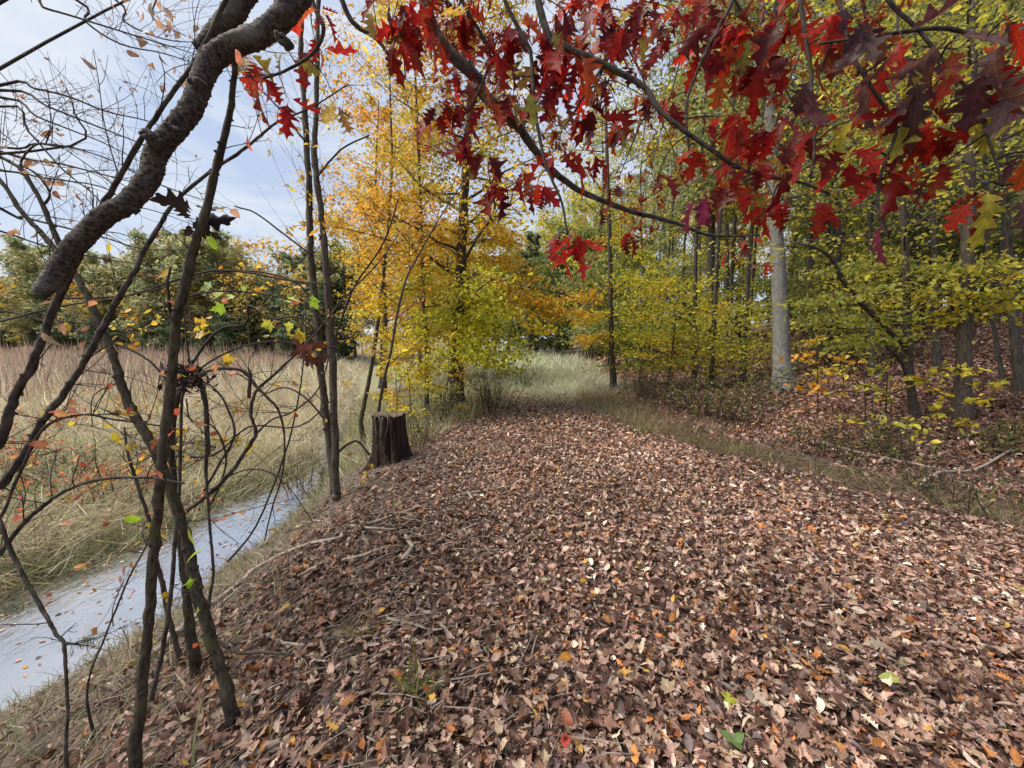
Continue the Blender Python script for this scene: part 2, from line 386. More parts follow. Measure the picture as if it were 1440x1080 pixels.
sheet('clearing', z_clear, ground_mat('soil_clearing', [(.1, .09, .05), (.2, .19, .11), (.3, .29, .19)]))
sheet('hillside', z_hill, ground_mat('soil_hill', [(.035, .022, .018), (.09, .056, .044), (.18, .12, .095)]))
sheet('stream_bank', z_bank, ground_mat('soil_bank', [(.035, .026, .02), (.1, .075, .055), (.2, .16, .12)]))
sheet('meadow', z_mead, ground_mat('soil_meadow', [(.08, .07, .04), (.2, .17, .1), (.33, .28, .18)]))

# stream water
def water_mat():
    m, nt, N = M('stream_water')
    tc = N('TexCoord'); mp = N('Mapping'); mp.inputs['Scale'].default_value = (9, 5, 1); L(nt, tc.outputs['Object'], mp.inputs['Vector'])
    no = N('TexNoise', Scale=1.3, Detail=4.0); L(nt, mp.outputs[0], no.inputs['Vector'])
    n2 = N('TexNoise', Scale=1.1, Detail=6.0); L(nt, tc.outputs['Object'], n2.inputs['Vector'])
    rp = N('ValToRGB'); rp.color_ramp.elements[0].position = .35; rp.color_ramp.elements[1].position = .65
    rp.color_ramp.elements[0].color = (.06, .055, .05, 1); rp.color_ramp.elements[1].color = (.2, .2, .2, 1)
    L(nt, n2.outputs['Fac'], rp.inputs['Fac'])
    df = N('BsdfDiffuse'); L(nt, rp.outputs['Color'], df.inputs['Color'])
    gl = N('BsdfGlossy', Roughness=.02); gl.inputs['Color'].default_value = (.86, .88, .92, 1)
    lw = N('LayerWeight'); lw.inputs['Blend'].default_value = .42
    mr = N('MapRange'); mr.inputs['To Min'].default_value = .42; mr.inputs['To Max'].default_value = .95; L(nt, lw.outputs['Facing'], mr.inputs['Value'])
    bp = N('Bump', Strength=.32, Distance=.04); L(nt, no.outputs['Fac'], bp.inputs['Height']); L(nt, bp.outputs[0], gl.inputs['Normal'])
    mi = N('MixShader'); L(nt, mr.outputs['Result'], mi.inputs[0]); L(nt, df.outputs[0], mi.inputs[1]); L(nt, gl.outputs[0], mi.inputs[2])
    out = N('OutputMaterial'); L(nt, mi.outputs[0], out.inputs['Surface']); return m
ys = np.concatenate([np.arange(-6, 16, .25), np.arange(16, 120, 4)])
wv = []; wf = []
for i, y in enumerate(ys):
    a, b = float(creek_l(y)) - .35, float(creek_r(y)) + .3
    for k in range(5): wv.append((a + (b - a) * k / 4, y, WZ + .035))
    if i:
        for k in range(4):
            s = 5 * (i - 1) + k; wf.append((s, s + 1, s + 6, s + 5))
me = bpy.data.meshes.new('stream_water'); me.from_pydata(wv, [], wf); me.materials.append(water_mat())
wo = link(bpy.data.objects.new('stream_water', me)); wo['kind'] = 'structure'

# ------------------------------------------------------------------ leaf litter and grass (stuff)
def litter(n, xs, ys, size, tilt, protos, pal, lift, keep, seed):
    rg = np.random.default_rng(seed)
    x = rg.uniform(*xs, n); y = rg.uniform(*ys, n)
    k = keep(x, y, rg); x, y = x[k], y[k]; n = len(x)
    z = terr(x, y) + rg.uniform(.003, lift, n)
    e = .05
    gxn = -(terr(x + e, y) - terr(x - e, y)) / (2 * e); gyn = -(terr(x, y + e) - terr(x, y - e)) / (2 * e)
    nrm = unit(np.stack([gxn, gyn, np.ones(n)], 1)); nrm = unit(nrm + rg.normal(0, tilt, (n, 3)))
    nrm[:, 2] = np.abs(nrm[:, 2]) * rg.choice([1, 1, 1, -1], n)
    ax = rdir(n, rg); ax = unit(ax - nrm * (ax * nrm).sum(1, keepdims=True))
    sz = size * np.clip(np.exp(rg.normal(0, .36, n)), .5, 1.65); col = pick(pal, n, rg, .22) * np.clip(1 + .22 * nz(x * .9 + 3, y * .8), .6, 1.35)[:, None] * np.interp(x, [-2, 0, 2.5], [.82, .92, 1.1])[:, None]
    cu = rg.normal(.18, .35, n); fo = rg.normal(.32, .4, n); wd = rg.uniform(.5, 1.2, n)
    which = rg.choice(len(protos), n, p=[q for _, q in protos])
    return (x, y, z, nrm, ax, sz, col, cu, fo, wd, which)
def litter_to(Lv, d, protos):
    x, y, z, nrm, ax, sz, col, cu, fo, wd, wh = d
    for i, (pr, _) in enumerate(protos):
        k = wh == i
        pos = np.stack([x, y, z], 1)[k] - ax[k] * (sz[k] * .5)[:, None]
        Lv.add(pr, pos, ax[k], nrm[k], sz[k], col[k], cu[k], fo[k], wd[k], twist=.15)
NEAR = [(OVATE, .48), (OAKS[1], .09), (OAKS[2], .09), (OAKS[4], .08), (OAKS[5], .08), (MAPLE, .18)]; MID = [(OVLOW, .6), (OAKLOW, .4)]; FARP = [(DIA, 1.0)]
def patch(x, y, s=.55, o=0.): return nz(x * s + o, y * s - o) 
def onpath(y0, y1):
    return lambda x, y, rg: (x > path_l(y) - .1 + .15 * nz(x * 3, y * 3)) & (x < path_r(y) + .2 * nz(x * 2, y * 2) - .25) & (y > y0) & (y < y1) & (np.abs(x) < 1.45 * y + 1.2) & (rg.random(len(x)) < .8 + .25 * patch(x, y))
pl = Leaves()
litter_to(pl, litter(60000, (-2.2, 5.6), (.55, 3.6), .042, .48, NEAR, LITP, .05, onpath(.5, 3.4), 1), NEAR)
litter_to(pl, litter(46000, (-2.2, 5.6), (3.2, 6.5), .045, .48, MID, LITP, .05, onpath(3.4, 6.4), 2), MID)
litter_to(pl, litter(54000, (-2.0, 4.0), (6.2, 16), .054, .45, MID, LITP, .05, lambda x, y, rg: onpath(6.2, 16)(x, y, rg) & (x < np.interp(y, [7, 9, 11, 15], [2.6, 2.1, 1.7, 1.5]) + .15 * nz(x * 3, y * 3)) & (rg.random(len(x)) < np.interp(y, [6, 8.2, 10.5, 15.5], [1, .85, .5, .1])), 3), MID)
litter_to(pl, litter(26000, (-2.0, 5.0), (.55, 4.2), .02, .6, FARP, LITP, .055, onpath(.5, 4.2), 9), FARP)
tag(pl.build('path_leaf_litter', LITTER), 'thick brown carpet of fallen leaves covering the path', 'leaf litter', kind='stuff')
bl = Leaves()
def onbank(y0, y1, dens):
    def f(x, y, rg):
        t = (x - creek_r(y)) / (bank_x(y) - creek_r(y))
        return (t > .08) & (x < bank_x(y)) & (y > y0) & (y < y1) & (np.abs(x) < 1.45 * y + 1.2) & (rg.random(len(x)) < dens * np.interp(t, [.1, .45, .7, .92], [.04, .14, .6, 1]))
    return f
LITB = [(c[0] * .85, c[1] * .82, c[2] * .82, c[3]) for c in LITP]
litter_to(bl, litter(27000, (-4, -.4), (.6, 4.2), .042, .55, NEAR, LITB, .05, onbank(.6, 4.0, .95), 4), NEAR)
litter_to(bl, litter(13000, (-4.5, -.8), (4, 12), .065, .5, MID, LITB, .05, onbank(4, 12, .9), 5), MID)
rgw = np.random.default_rng(44); yw = rgw.uniform(2.4, 8, 420); tw_ = rgw.beta(.6, .9, 420); xw = creek_l(yw) + (creek_r(yw) - creek_l(yw)) * tw_
bl.add(OVLOW, np.stack([xw, yw, np.full(420, WZ + .042)], 1), rdir(420, rgw, 0, .02), np.tile(V3(0, 0, 1), (420, 1)), rgw.uniform(.025, .06, 420), pick(LITP, 420, rgw), .05, .05)
hl = Leaves()
def onhill(y0, y1, c=1.0):
    return lambda x, y, rg: (x > path_r(y) + .2 + .3 * np.abs(nz(x, y * 2))) & (y > y0) & (y < y1) & (x < 1.5 * y + 1.5) & (rg.random(len(x)) < c * np.interp(x - path_r(y), [0, .7, 1.4], [.05, .35, 1]))
tag(bl.build('bank_leaf_litter', LITTER), 'dark fallen leaves scattered down the stream bank', 'leaf litter', kind='stuff')
LITH = [(c[0] * .76, c[1] * .7, c[2] * .7, c[3]) for c in LITP]  # browner litter colours, with the shade on the slope darkened into them
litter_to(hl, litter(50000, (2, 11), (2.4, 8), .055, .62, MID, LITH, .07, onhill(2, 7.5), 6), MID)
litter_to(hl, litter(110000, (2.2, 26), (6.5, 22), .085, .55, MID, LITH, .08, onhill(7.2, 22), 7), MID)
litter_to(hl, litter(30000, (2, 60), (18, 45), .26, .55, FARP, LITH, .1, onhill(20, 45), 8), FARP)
tag(hl.build('hillside_leaf_litter', LITTER), 'brown fallen leaves covering the wooded hillside', 'leaf litter', kind='stuff')

def blades(Lv, n, xs, ys, keep, length, width, lean, pal, seed, proto=BLADE, sink=.02, clump=0, flow=None):
    rg = np.random.default_rng(seed)
    x = rg.uniform(*xs, n); y = rg.uniform(*ys, n)
    if clump:
        cxs = rg.uniform(*xs, clump); cys = rg.uniform(*ys, clump); i = rg.integers(0, clump, n)
        sp = .05 * length / .2
        x = cxs[i] + rg.normal(0, sp, n); y = cys[i] + rg.normal(0, sp, n)
    k = keep(x, y, rg); x, y = x[k], y[k]; n = len(x)
    if n == 0: return
    z = terr(x, y) - sink
    d = rg.normal(0, lean, (n, 3)); d[:, 2] = 1
    if flow is not None: d += np.asarray(flow) * rg.uniform(.2, 1, (n, 1))
    l = length * np.exp(rg.normal(0, .3, n))
    nr = rdir(n, rg, 0, .3)
    Lv.add(proto, np.stack([x, y, z], 1), d, nr, l, pick(pal, n, rg, .2), rg.uniform(.05, .6, n) * np.minimum(lean * 2, 1), 0, width / length * rg.uniform(.6, 1.4, n))
TAN = [(.52, .45, .31, 3), (.62, .56, .42, 2.5), (.38, .36, .2, 2), (.42, .33, .22, 1.2), (.26, .28, .12, 1.2)]
PALEG = [(.6, .6, .43, 3), (.5, .53, .34, 3), (.7, .68, .52, 2), (.33, .38, .19, 1)]
WEED = [(.37, .255, .2, 3), (.48, .36, .285, 2.5), (.25, .16, .12, 1.5), (.58, .47, .36, .8)]
GRN = [(.14, .17, .05, 3), (.22, .22, .07, 2), (.3, .22, .1, 2), (.09, .12, .035, 2)]
MTAN = [(.62, .53, .38, 3), (.7, .62, .47, 2.5), (.5, .44, .28, 1.5), (.36, .36, .18, .9)]
mg = Leaves()
inmead = lambda x, y, rg: (x < creek_l(y) + .03) & (np.abs(x) < 1.45 * y + 1.5)
blades(mg, 60000, (-17, -4.2), (2.5, 9), inmead, .32, .008, 1.1, TAN, 21, flow=(.9, -.3, -.45))
blades(mg, 12000, (-17, -4.2), (2.5, 9), lambda x, y, rg: inmead(x, y, rg) & (patch(x, y, .8) > .1), .22, .009, .9, [(.28, .33, .12, 2), (.18, .23, .08, 2)], 22)
blades(mg, 14000, (-24, -4.2), (3, 18), lambda x, y, rg: inmead(x, y, rg) & (patch(x, y, .45, 3) > .5), .5, .008, .45, WEED, 41, BLADELOW, clump=700)
blades(mg, 9000, (-6.6, -4.2), (2.5, 9), lambda x, y, rg: (x < creek_l(y) + .12) & (x > creek_l(y) - .35), .22, .008, .9, [(.16, .2, .08, 2), (.3, .29, .17, 2), (.1, .12, .05, 1)], 42, flow=(.6, -.2, -.3))
blades(mg, 70000, (-34, -4.2), (8.5, 22), inmead, .38, .014, .75, MTAN, 23, BLADELOW)
blades(mg, 60000, (-95, -6), (20, 75), lambda x, y, rg: inmead(x, y, rg), .6, .05, .6, MTAN + [(.55, .47, .33, 2)], 24, BLADELOW)
tag(mg.build('meadow_grass', GRASS), 'tan and pale dead grass covering the low meadow beyond the stream', 'grass', kind='stuff')
wd = Leaves()
blades(wd, 38000, (-80, -10), (13, 70), lambda x, y, rg: (x < -11 - .35 * (y - 13) + 2.5 * nz(x * .3, y * .3)) & (-x < 1.5 * y), 1.25, .03, .18, WEED, 25, BLADELOW)
tag(wd.build('dry_weed_stalks', GRASS), 'brown dry weed stalks standing upright in the field on the left', 'weeds', kind='stuff')
cg = Leaves()
inclear = lambda x, y, rg: (x > bank_x(y) - 1.5) & (x < path_r(y) + 1.5) & (rg.random(len(x)) < np.interp(y, [8.2, 9.3, 10.8], [.05, .6, 1]))
blades(cg, 26000, (-5, 6), (7.8, 12.5), inclear, .1, .009, .8, PALEG + TAN, 26, BLADELOW)
blades(cg, 40000, (-5, 6), (11.5, 21), inclear, .22, .012, .8, PALEG, 46, BLADELOW)
blades(cg, 5000, (-5, 6), (12, 22), inclear, .4, .01, .4, TAN, 31, BLADELOW, clump=160)
blades(cg, 30000, (-10, 8), (19, 42), lambda x, y, rg: (x > bank_x(y) - 2) & (x < path_r(y) + 2), .5, .04, .6, PALEG, 27, BLADELOW)
tag(cg.build('clearing_grass', GRASS), 'pale green matted grass filling the clearing at the end of the path', 'grass', kind='stuff')
sg = Leaves()
def onedge(x, y, rg):
    q = x - path_r(y) - .12 * nz(x * 2, y * 2)
    return (q > -.35) & (q < .75) & (rg.random(len(x)) < np.interp(q, [-.35, 0, .4, .75], [.1, 1, 1, .2])) & (patch(x, y, 1.5, 1) > -1.1)
VERGE = [(.3, .23, .12, 3), (.2, .21, .08, 2.5), (.38, .3, .18, 1.6), (.14, .17, .055, 2.4), (.22, .13, .08, 1.5)]
blades(sg, 42000, (1.5, 5.8), (2.2, 11), onedge, .12, .006, .7, VERGE, 28)
blades(sg, 5000, (3.2, 9), (3, 9), lambda x, y, rg: (x > path_r(y) + .4) & (patch(x, y, 1.1, 2) > .55), .14, .006, .7, GRN, 29)
BRN = [(.4, .29, .18, 3), (.48, .38, .25, 2), (.26, .22, .1, 2), (.2, .12, .07, 1)]
blades(sg, 14000, (-3, 1), (5.5, 12.5), lambda x, y, rg: np.abs(x - path_l(y) + .25 + .1 * nz(x * 3, y * 3)) < .4, .2, .006, .6, BRN, 51, BLADELOW)
blades(sg, 16000, (1, 5), (6.5, 12.5), lambda x, y, rg: np.abs(x - path_r(y) - .35 + .1 * nz(x * 3, y * 3)) < .75, .19, .006, .7, BRN, 52, BLADELOW)
blades(sg, 9000, (-1, 3), (6.5, 12.5), lambda x, y, rg: (x > path_l(y)) & (x < path_r(y)) & (rg.random(len(x)) < np.interp(y, [6.5, 9, 12], [.08, .5, 1])), .09, .006, .7, BRN + PALEG, 53, BLADELOW)
tag(sg.build('verge_grass', GRASS), 'low olive brown grass strip along the right edge of the path', 'grass', kind='stuff')
bg = Leaves()
def lowbank(x, y, rg):
    t = (x - creek_r(y)) / (bank_x(y) - creek_r(y)); return (t > -.02) & (t < .85) & (rg.random(len(x)) < np.interp(t, [0, .15, .4, .75], [.6, 1, .9, .25]))
blades(bg, 42000, (-4, -.8), (.7, 8), lowbank, .12, .005, 1.1, [(.4, .36, .25, 3), (.22, .24, .1, 2), (.5, .44, .31, 2), (.26, .19, .13, 2)], 30)
blades(bg, 50000, (-6.5, 0), (6, 17), lambda x, y, rg: (x > creek_r(y)) & (x < path_l(y) + .1 * nz(x * 3, y * 3)), .27, .011, .8, TAN + TAN + GRN, 43, BLADELOW)
tag(bg.build('bank_grass', GRASS), 'short tangled grass along the foot of the bank by the water', 'grass', kind='stuff')
# fine twig and stem debris on the bank and hillside
db = Tube(); rg = np.random.default_rng(33)
for i in range(1100):
    if i < 680:
        y = rg.uniform(1.0, 7); x = rg.uniform(float(creek_r(y)) + .5, float(bank_x(y)) + 1.3)
    else:
        y = rg.uniform(3, 8); x = float(path_r(y)) + rg.uniform(.4, 4)
    a = rg.uniform(0, math.pi) if i >= 680 else rg.normal(.5, .5); l = rg.uniform(.1, .42) if i % 6 else rg.uniform(.4, .95)
    pts = []
    for k in range(4):
        xx = x + math.cos(a) * l * (k / 3 - .5) + rg.normal(0, .012); yy = y + math.sin(a) * l * (k / 3 - .5) + rg.normal(0, .012)
        pts.append((xx, yy, float(terr(xx, yy)) + .02 + rg.uniform(0, .035)))
    db.add(pts, [rg.uniform(.0018, .0055), .0012], 4, 1, seed=i)
for i in range(900):
    y = rg.uniform(1.0, 6); x = rg.uniform(float(creek_r(y)) + .7, float(bank_x(y)) + .5)
    a = rg.normal(.55, .6); l = rg.uniform(.12, .5); h = rg.uniform(.015, .07)
    db.add([(x + math.cos(a) * l * q + rg.normal(0, .015), y + math.sin(a) * l * q + rg.normal(0, .015), float(terr(x + math.cos(a) * l * q, y + math.sin(a) * l * q)) + h * (1 + q)) for q in (-.5, -.15, .2, .5)], [rg.uniform(.0014, .003), .001], 3, 1, seed=i, cap=False)
tag(db.build('twig_debris', B_STICK), 'thin broken twigs strewn over the leaf litter', 'twigs', kind='stuff')

# ------------------------------------------------------------------ trees
def tree(name, label, cat, trunk, r0, pal, seed, crown=(2.5, 1.0), span=3.0, limbs=22, nleaf=9000, lsize=.07, group=None, bark=None, r1=.02,
         rise=.35, flat=.35, top=True, sides=9, palpos=None, proto=DIA, lmat=None, twigs=6, spread=.28, shape='round', tuft=.35, wob=.06, stems=None):
    """trunk: world polyline from the base up; crown=(lowest limb height, highest as fraction of trunk)"""
    rg = np.random.default_rng(seed)
    trunk = np.asarray(trunk, float); base = trunk[0].copy()
    root = thing(name, label, cat, base, group)
    tb = Tube(); fl = r0 * 1.45
    tp = resample(trunk, 14) if len(trunk) < 8 else resample(trunk, 20)
    sink = tp[0] - V3(0, 0, .15)
    rr = np.linspace(r0, r1, len(tp)); rr[0] = fl
    tb.add(np.vstack([sink, tp]), np.concatenate([[fl * 1.25], rr]), sides, 3, wob, seed, .04)
    hgt = tp[-1][2] - base[2]
    wood = Tube(); pos = []; col = []
    for i in range(limbs):
        f = (i + rg.uniform(.1, .9)) / limbs
        h = crown[0] + f * (hgt * crown[1] - crown[0])
        k = np.interp(h, tp[:, 2] - base[2], np.arange(len(tp)))
        p0 = np.array([np.interp(k, np.arange(len(tp)), tp[:, c]) for c in range(3)])
        a = i * 2.4 + rg.uniform(-.5, .5)
        sh = {'round': math.sin(math.pi * (.18 + .72 * f)) , 'cone': 1.05 - f, 'wide': (1 - f) ** .6 * .9 + .25, 'top': .3 + .7 * math.sin(math.pi * min(1, .1 + .75 * f))}[shape]
        ln = span * sh * rg.uniform(.75, 1.2)
        d = V3(math.cos(a), math.sin(a), rise + .5 * f + rg.normal(0, .12))
        pts = [p0]; dd = d / np.linalg.norm(d)
        for s in range(5):
            dd = dd + rg.normal(0, .13, 3) + V3(0, 0, -.05 if rise < .4 else .02); dd /= np.linalg.norm(dd); pts.append(pts[-1] + dd * ln / 5)
        pts = np.array(pts); rb = min(max(.35 * np.interp(k, np.arange(len(tp)), rr), .008), .035 + .012 * ln)
        wood.add(pts, [rb, max(.003, rb * .15)], 5, 2, .1, seed * 100 + i, cap=False)
        pc = pick(pal if palpos is None else palpos(pts[-1]), 1, rg, .1)[0]
        per = max(1, int(nleaf / limbs * (.4 + sh)))
        ends = []
        for t in range(twigs):
            u = rg.uniform(.25, 1); q = pts[0] * 0 + np.array([np.interp(u * 5, np.arange(6), pts[:, c]) for c in range(3)])
            td = unit(dd * .6 + rg.normal(0, .7, 3) * V3(1, 1, .55)); tl = ln * rg.uniform(.18, .42)
            tw = [q, q + td * tl * .5, q + td * tl + V3(0, 0, -.04 * tl)]
            wood.add(tw, [rb * .3 + .002, .002], 3, 1, cap=False); ends.append(tw)
        w = rg.integers(0, len(ends), per); u = rg.uniform(.1, 1.05, per)
        a0 = np.array([e[0] for e in ends])[w]; b0 = np.array([e[2] for e in ends])[w]
        pp = a0 + (b0 - a0) * u[:, None] + rg.normal(0, 1, (per, 3)) * spread * ln * V3(.55, .55, .55 * tuft)
        pos.append(pp); c = np.exp(rg.normal(0, .18, (per, 1))) * pc
        mixm = rg.random(per) < .3
        c[mixm] = pick(pal if palpos is None else palpos(pts[-1]), int(mixm.sum()), rg, .15); col.append(c)
    tb.v += wood.v; tb.t += wood.t; tb.f += [f + tb.n for f in wood.f]; tb.n += wood.n
    tr = tb.build('trunk', bark or B_FAR, root, base)
    if nleaf:
        pos = np.concatenate(pos); col = np.concatenate(col); n = len(pos)
        ax = rdir(n, rg, -.25, .6); nr = rdir(n, rg, .55, 1)
        lv = Leaves(); lv.add(proto, pos, ax, nr, lsize * np.exp(rg.normal(0, .25, n)), col, rg.normal(.1, .2, n), rg.uniform(.0, .5, n), rg.uniform(.8, 1.3, n))
        lv.build('crown', lmat or LEAF, root, base)
    return root
def dup(root, loc, rz, scale, label=None, group=None):
    r = root.copy(); COL.objects.link(r); r.location = loc; r.rotation_euler = (0, 0, rz); r.scale = (scale[0], scale[0], scale[1])
    if label: r['label'] = label
    if group: r['group'] = group
    for ch in list(root.children):
        c = ch.copy(); COL.objects.link(c); c.parent = r
    return r
def trunk_px(base_px, pts, lean=0.0, top=None):
    """base on the ground at a pixel, further trunk points by pixel at the base's depth"""
    b = G(*base_px); d = depth(b); out = [b] + [P(x, y, d + lean * i) for i, (x, y) in enumerate(pts)]
    return np.array(out)

# --- the yellow and orange tree left of the path
def pal_center(p):
    rel = p - CAM; px = 720 + F * rel[0] / rel.dot(FWD); py = 540 - F * rel.dot(UP) / rel.dot(FWD)
    if py > 385 and px > 555: return [(.55, .54, .05, 3), (.68, .56, .05, 3), (.36, .4, .05, 1.5), (.68, .42, .035, 1.5)]
    if px < 600: return ORANGE
    return [(.64, .4, .03, 3), (.62, .3, .03, 2), (.6, .48, .05, 2), (.35, .34, .045, .8)]
t0 = trunk_px((643, 577), [(643, 460), (648, 400), (650, 330), (653, 270), (658, 200), (664, 110), (668, 0), (670, -110)])
T_BEECH = tree('beech_tree', 'tall beech with yellow and orange leaves and a straight dark trunk by the path end', 'tree', t0, .17, ORANGE, 101, crown=(2.2, .97), span=2.4,
     limbs=44, nleaf=10500, lsize=.075, bark=B_DARK, palpos=pal_center, rise=.15, shape='wide', twigs=8, spread=.2, r1=.03, proto=OVLOW)
t1 = trunk_px((600, 590), [(600, 500), (596, 420), (592, 300), (588, 200), (582, 60), (578, -60)])
tree('young_tree', 'slim young tree with orange leaves just left of the tall beech', 'tree', t1, .05, ORANGE, 102, crown=(2.6, .98), span=2.0, limbs=30, nleaf=7000, lsize=.07,
     bark=B_DARK, palpos=pal_center, rise=.3, twigs=7, spread=.2, r1=.015, proto=OVLOW)
t2 = trunk_px((513, 625), [(507, 590), (517, 547), (527, 487), (537, 410), (545, 330), (552, 230), (548, 120), (552, 20)])
tree('young_tree', 'leaning young tree with a bent grey trunk just left of the stump', 'tree', t2, .055, ORANGE, 103, crown=(2.2, .98), span=1.5, limbs=22, nleaf=2300, lsize=.06,
     bark=B_MOSS, rise=.5, twigs=6, spread=.2, r1=.012, proto=OVLOW, palpos=pal_center)
D3 = depth(G(549, 654)) + .42; g3 = P(536, 645, D3); g3[2] = float(terr(g3[0], g3[1]))
t3 = np.array([g3] + [P(x, y, D3) for x, y in [(532, 577), (540, 533), (550, 493), (558, 443), (570, 393), (593, 350), (622, 300), (655, 250)]])
tree('sapling', 'thin dark leaning sapling rising from behind the stump', 'sapling', t3, .028, ORANGE, 104, crown=(1.2, 1.0), span=.9, limbs=12, nleaf=350, lsize=.055,
     bark=B_DARK, rise=.6, twigs=4, r1=.007, proto=OVLOW)
# brush of thin saplings between stump and beech
for i, (bx, by, tx, ty) in enumerate([(578, 612, 566, 470), (560, 600, 545, 455), (620, 596, 632, 470), (553, 590, 575, 440)]):
    tt = trunk_px((bx, by), [((bx + tx) / 2 + 4, (by + ty) / 2), (tx, ty)])
    tree('sapling', ['leafy knee-high sapling with yellow leaves right behind the stump', 'spindly sapling with orange leaves left of the stump top', 'short yellow sapling touching the beech trunk', 'spindly orange sapling furthest from the path behind the stump'][i], 'sapling', tt, .013, YELLOW if i % 2 == 0 else ORANGE, 110 + i, crown=(.25, 1.0), span=.75, limbs=14, nleaf=650, lsize=.06, rise=.3, twigs=4, r1=.004, proto=OVLOW, sides=6)

# --- orange grove farther back left, fine foliage behind the beech
gv = []
for i, (x, y, h, pal, sp, nl) in enumerate([(-5.0, 15, 11, ORANGE, 2.2, 6500), (-4.2, 17.5, 12.5, YELLOW, 2.3, 7000), (-6.8, 20, 10, ORANGE, 2.4, 5500), (-2.4, 15, 6.0, YELLOW, 1.7, 4500)]):
    z = float(terr(x, y))
    gv.append(tree('slender_tree', ['slender tree with orange leaves furthest left behind the paired saplings', 'tall yellow tree behind the beech trunk', 'thin orange tree at the meadow edge behind the young trees', 'yellow tree at the left edge of the clearing'][i], 'tree',
         [(x, y, z), (x + .2, y, z + h * .4), (x - .1, y + .2, z + h * .75), (x + .2, y, z + h)], .11, pal, 120 + i, crown=(2.2, .98), span=sp, limbs=34, nleaf=nl, lsize=.1, rise=.35, twigs=6, spread=.22))

# --- wood on the right
beech = trunk_px((1101, 548), [(1098, 460), (1095, 380), (1090, 300), (1084, 200), (1076, 60), (1070, -80)])
tree('beech_tree', 'pale grey smooth beech trunk standing on the leafy slope', 'tree', beech, .19, YGREEN, 201, crown=(4.4, .98), span=4.0, limbs=30, nleaf=4000, lsize=.09, bark=B_GREY, rise=.3, twigs=7, r1=.06, sides=14, spread=.24, wob=.02)
rt = trunk_px((1352, 592), [(1356, 500), (1358, 430), (1360, 360), (1364, 200), (1368, 40), (1372, -120)])
tree('forest_tree', 'straight brown trunk with a mossy foot near the right edge', 'tree', rt, .1, OLIVE, 202, crown=(3.2, .98), span=2.6, limbs=26, nleaf=2200, lsize=.08, bark=B_BROWN, rise=.3, twigs=6, r1=.04, sides=12, wob=.03, proto=OVLOW)
r2 = trunk_px((1289, 592), [(1280, 547), (1277, 493), (1275, 427), (1273, 360), (1268, 250), (1262, 120), (1262, 0)])
s2 = tree('understory_tree', 'dark slim forked tree with low green leaf layers in front of the slope', 'tree', r2, .062, YGREEN, 203, crown=(1.35, .98), span=2.3, limbs=30, nleaf=5000, lsize=.064, bark=B_DARK, rise=.12, twigs=7, r1=.015, tuft=.2, proto=OVLOW)
tb = Tube(); d = depth(r2[0]); o = r2[0]
tb.add([P(1277, 493, d), P(1255, 470, d - .1), P(1225, 440, d - .3), P(1190, 402, d - .6), P(1170, 365, d - .7), P(1150, 350, d - .8), P(1120, 342, d - .9)], [.04, .032, .012], 7, 3, .1, 5)
tb.add([P(1284, 560, d), P(1272, 520, d - .05), P(1262, 500, d - .2), P(1250, 492, d - .3), P(1238, 470, d - .4)], [.03, .015], 6, 3, .1, 6)
tb.build('limb', B_DARK, s2, o)
# right-edge trunks
for i, (b, pts, r, lb) in enumerate([((1436, 556), [(1424, 440), (1417, 340), (1410, 200), (1405, 0)], .075, 'dark trunk at the very right edge of the photo'),
                      ((1412, 545), [(1400, 480), (1392, 420), (1386, 300), (1384, 60)], .035, 'thin leaning trunk just left of the rightmost dark trunk'),
                      ((1228, 530), [(1226, 460), (1224, 360), (1220, 200), (1216, 20)], .05, 'slim dark trunk on the slope left of the forked tree'),
                      ((1142, 512), [(1141, 430), (1140, 370), (1137, 200), (1134, 20)], .1, 'dark mottled trunk just right of the grey beech'),
                      ((1022, 500), [(1021, 430), (1022, 350), (1020, 200), (1018, 20)], .13, 'dark straight trunk left of the grey beech'),
                      ((1003, 497), [(1002, 400), (1000, 300), (1000, 150), (998, 0)], .2, 'broad grey trunk behind yellow leaves left of the grey beech'),
                      ((985, 500), [(984, 420), (984, 340), (980, 200), (976, 0)], .09, 'dark thin trunk leftmost of the three trunks by the grey beech'),
                      ((948, 500), [(947, 440), (946, 350), (944, 200), (940, 0)], .07, 'very thin trunk among yellow leaves right of the path end'),
                      ((1318, 520), [(1316, 440), (1313, 340), (1310, 160), (1306, 0)], .06, 'thin dark trunk between the forked tree and the mossy-footed trunk'),
                      ((1180, 515), [(1180, 420), (1178, 300), (1174, 100), (1172, -30)], .08, 'dim trunk deep in the wood behind the leaning dark limb')]):
    tt = trunk_px(b, pts)
    tree('forest_tree', lb, 'tree', tt, r, OLIVE if i % 3 else YGREEN, 220 + i, crown=(2.8, .98), span=2.6 + .4 * (i % 3), limbs=16, nleaf=1500, lsize=.1 if depth(tt[0]) > 9 else .08, bark=B_FAR if i != 5 else B_GREY, rise=.3, twigs=6, r1=.03)
r1 = trunk_px((863, 548), [(860, 480), (858, 400), (857, 330), (853, 200), (850, 60), (846, -60)])
R1_TREE = tree('slender_tree', 'slender dark trunk with orange and yellow leaves standing right of the path end', 'tree', r1, .09, YELLOW, 240, crown=(2.0, .98), span=1.9, limbs=26, nleaf=2600, lsize=.085, bark=B_DARK, rise=.12, twigs=6, r1=.025, tuft=.25)

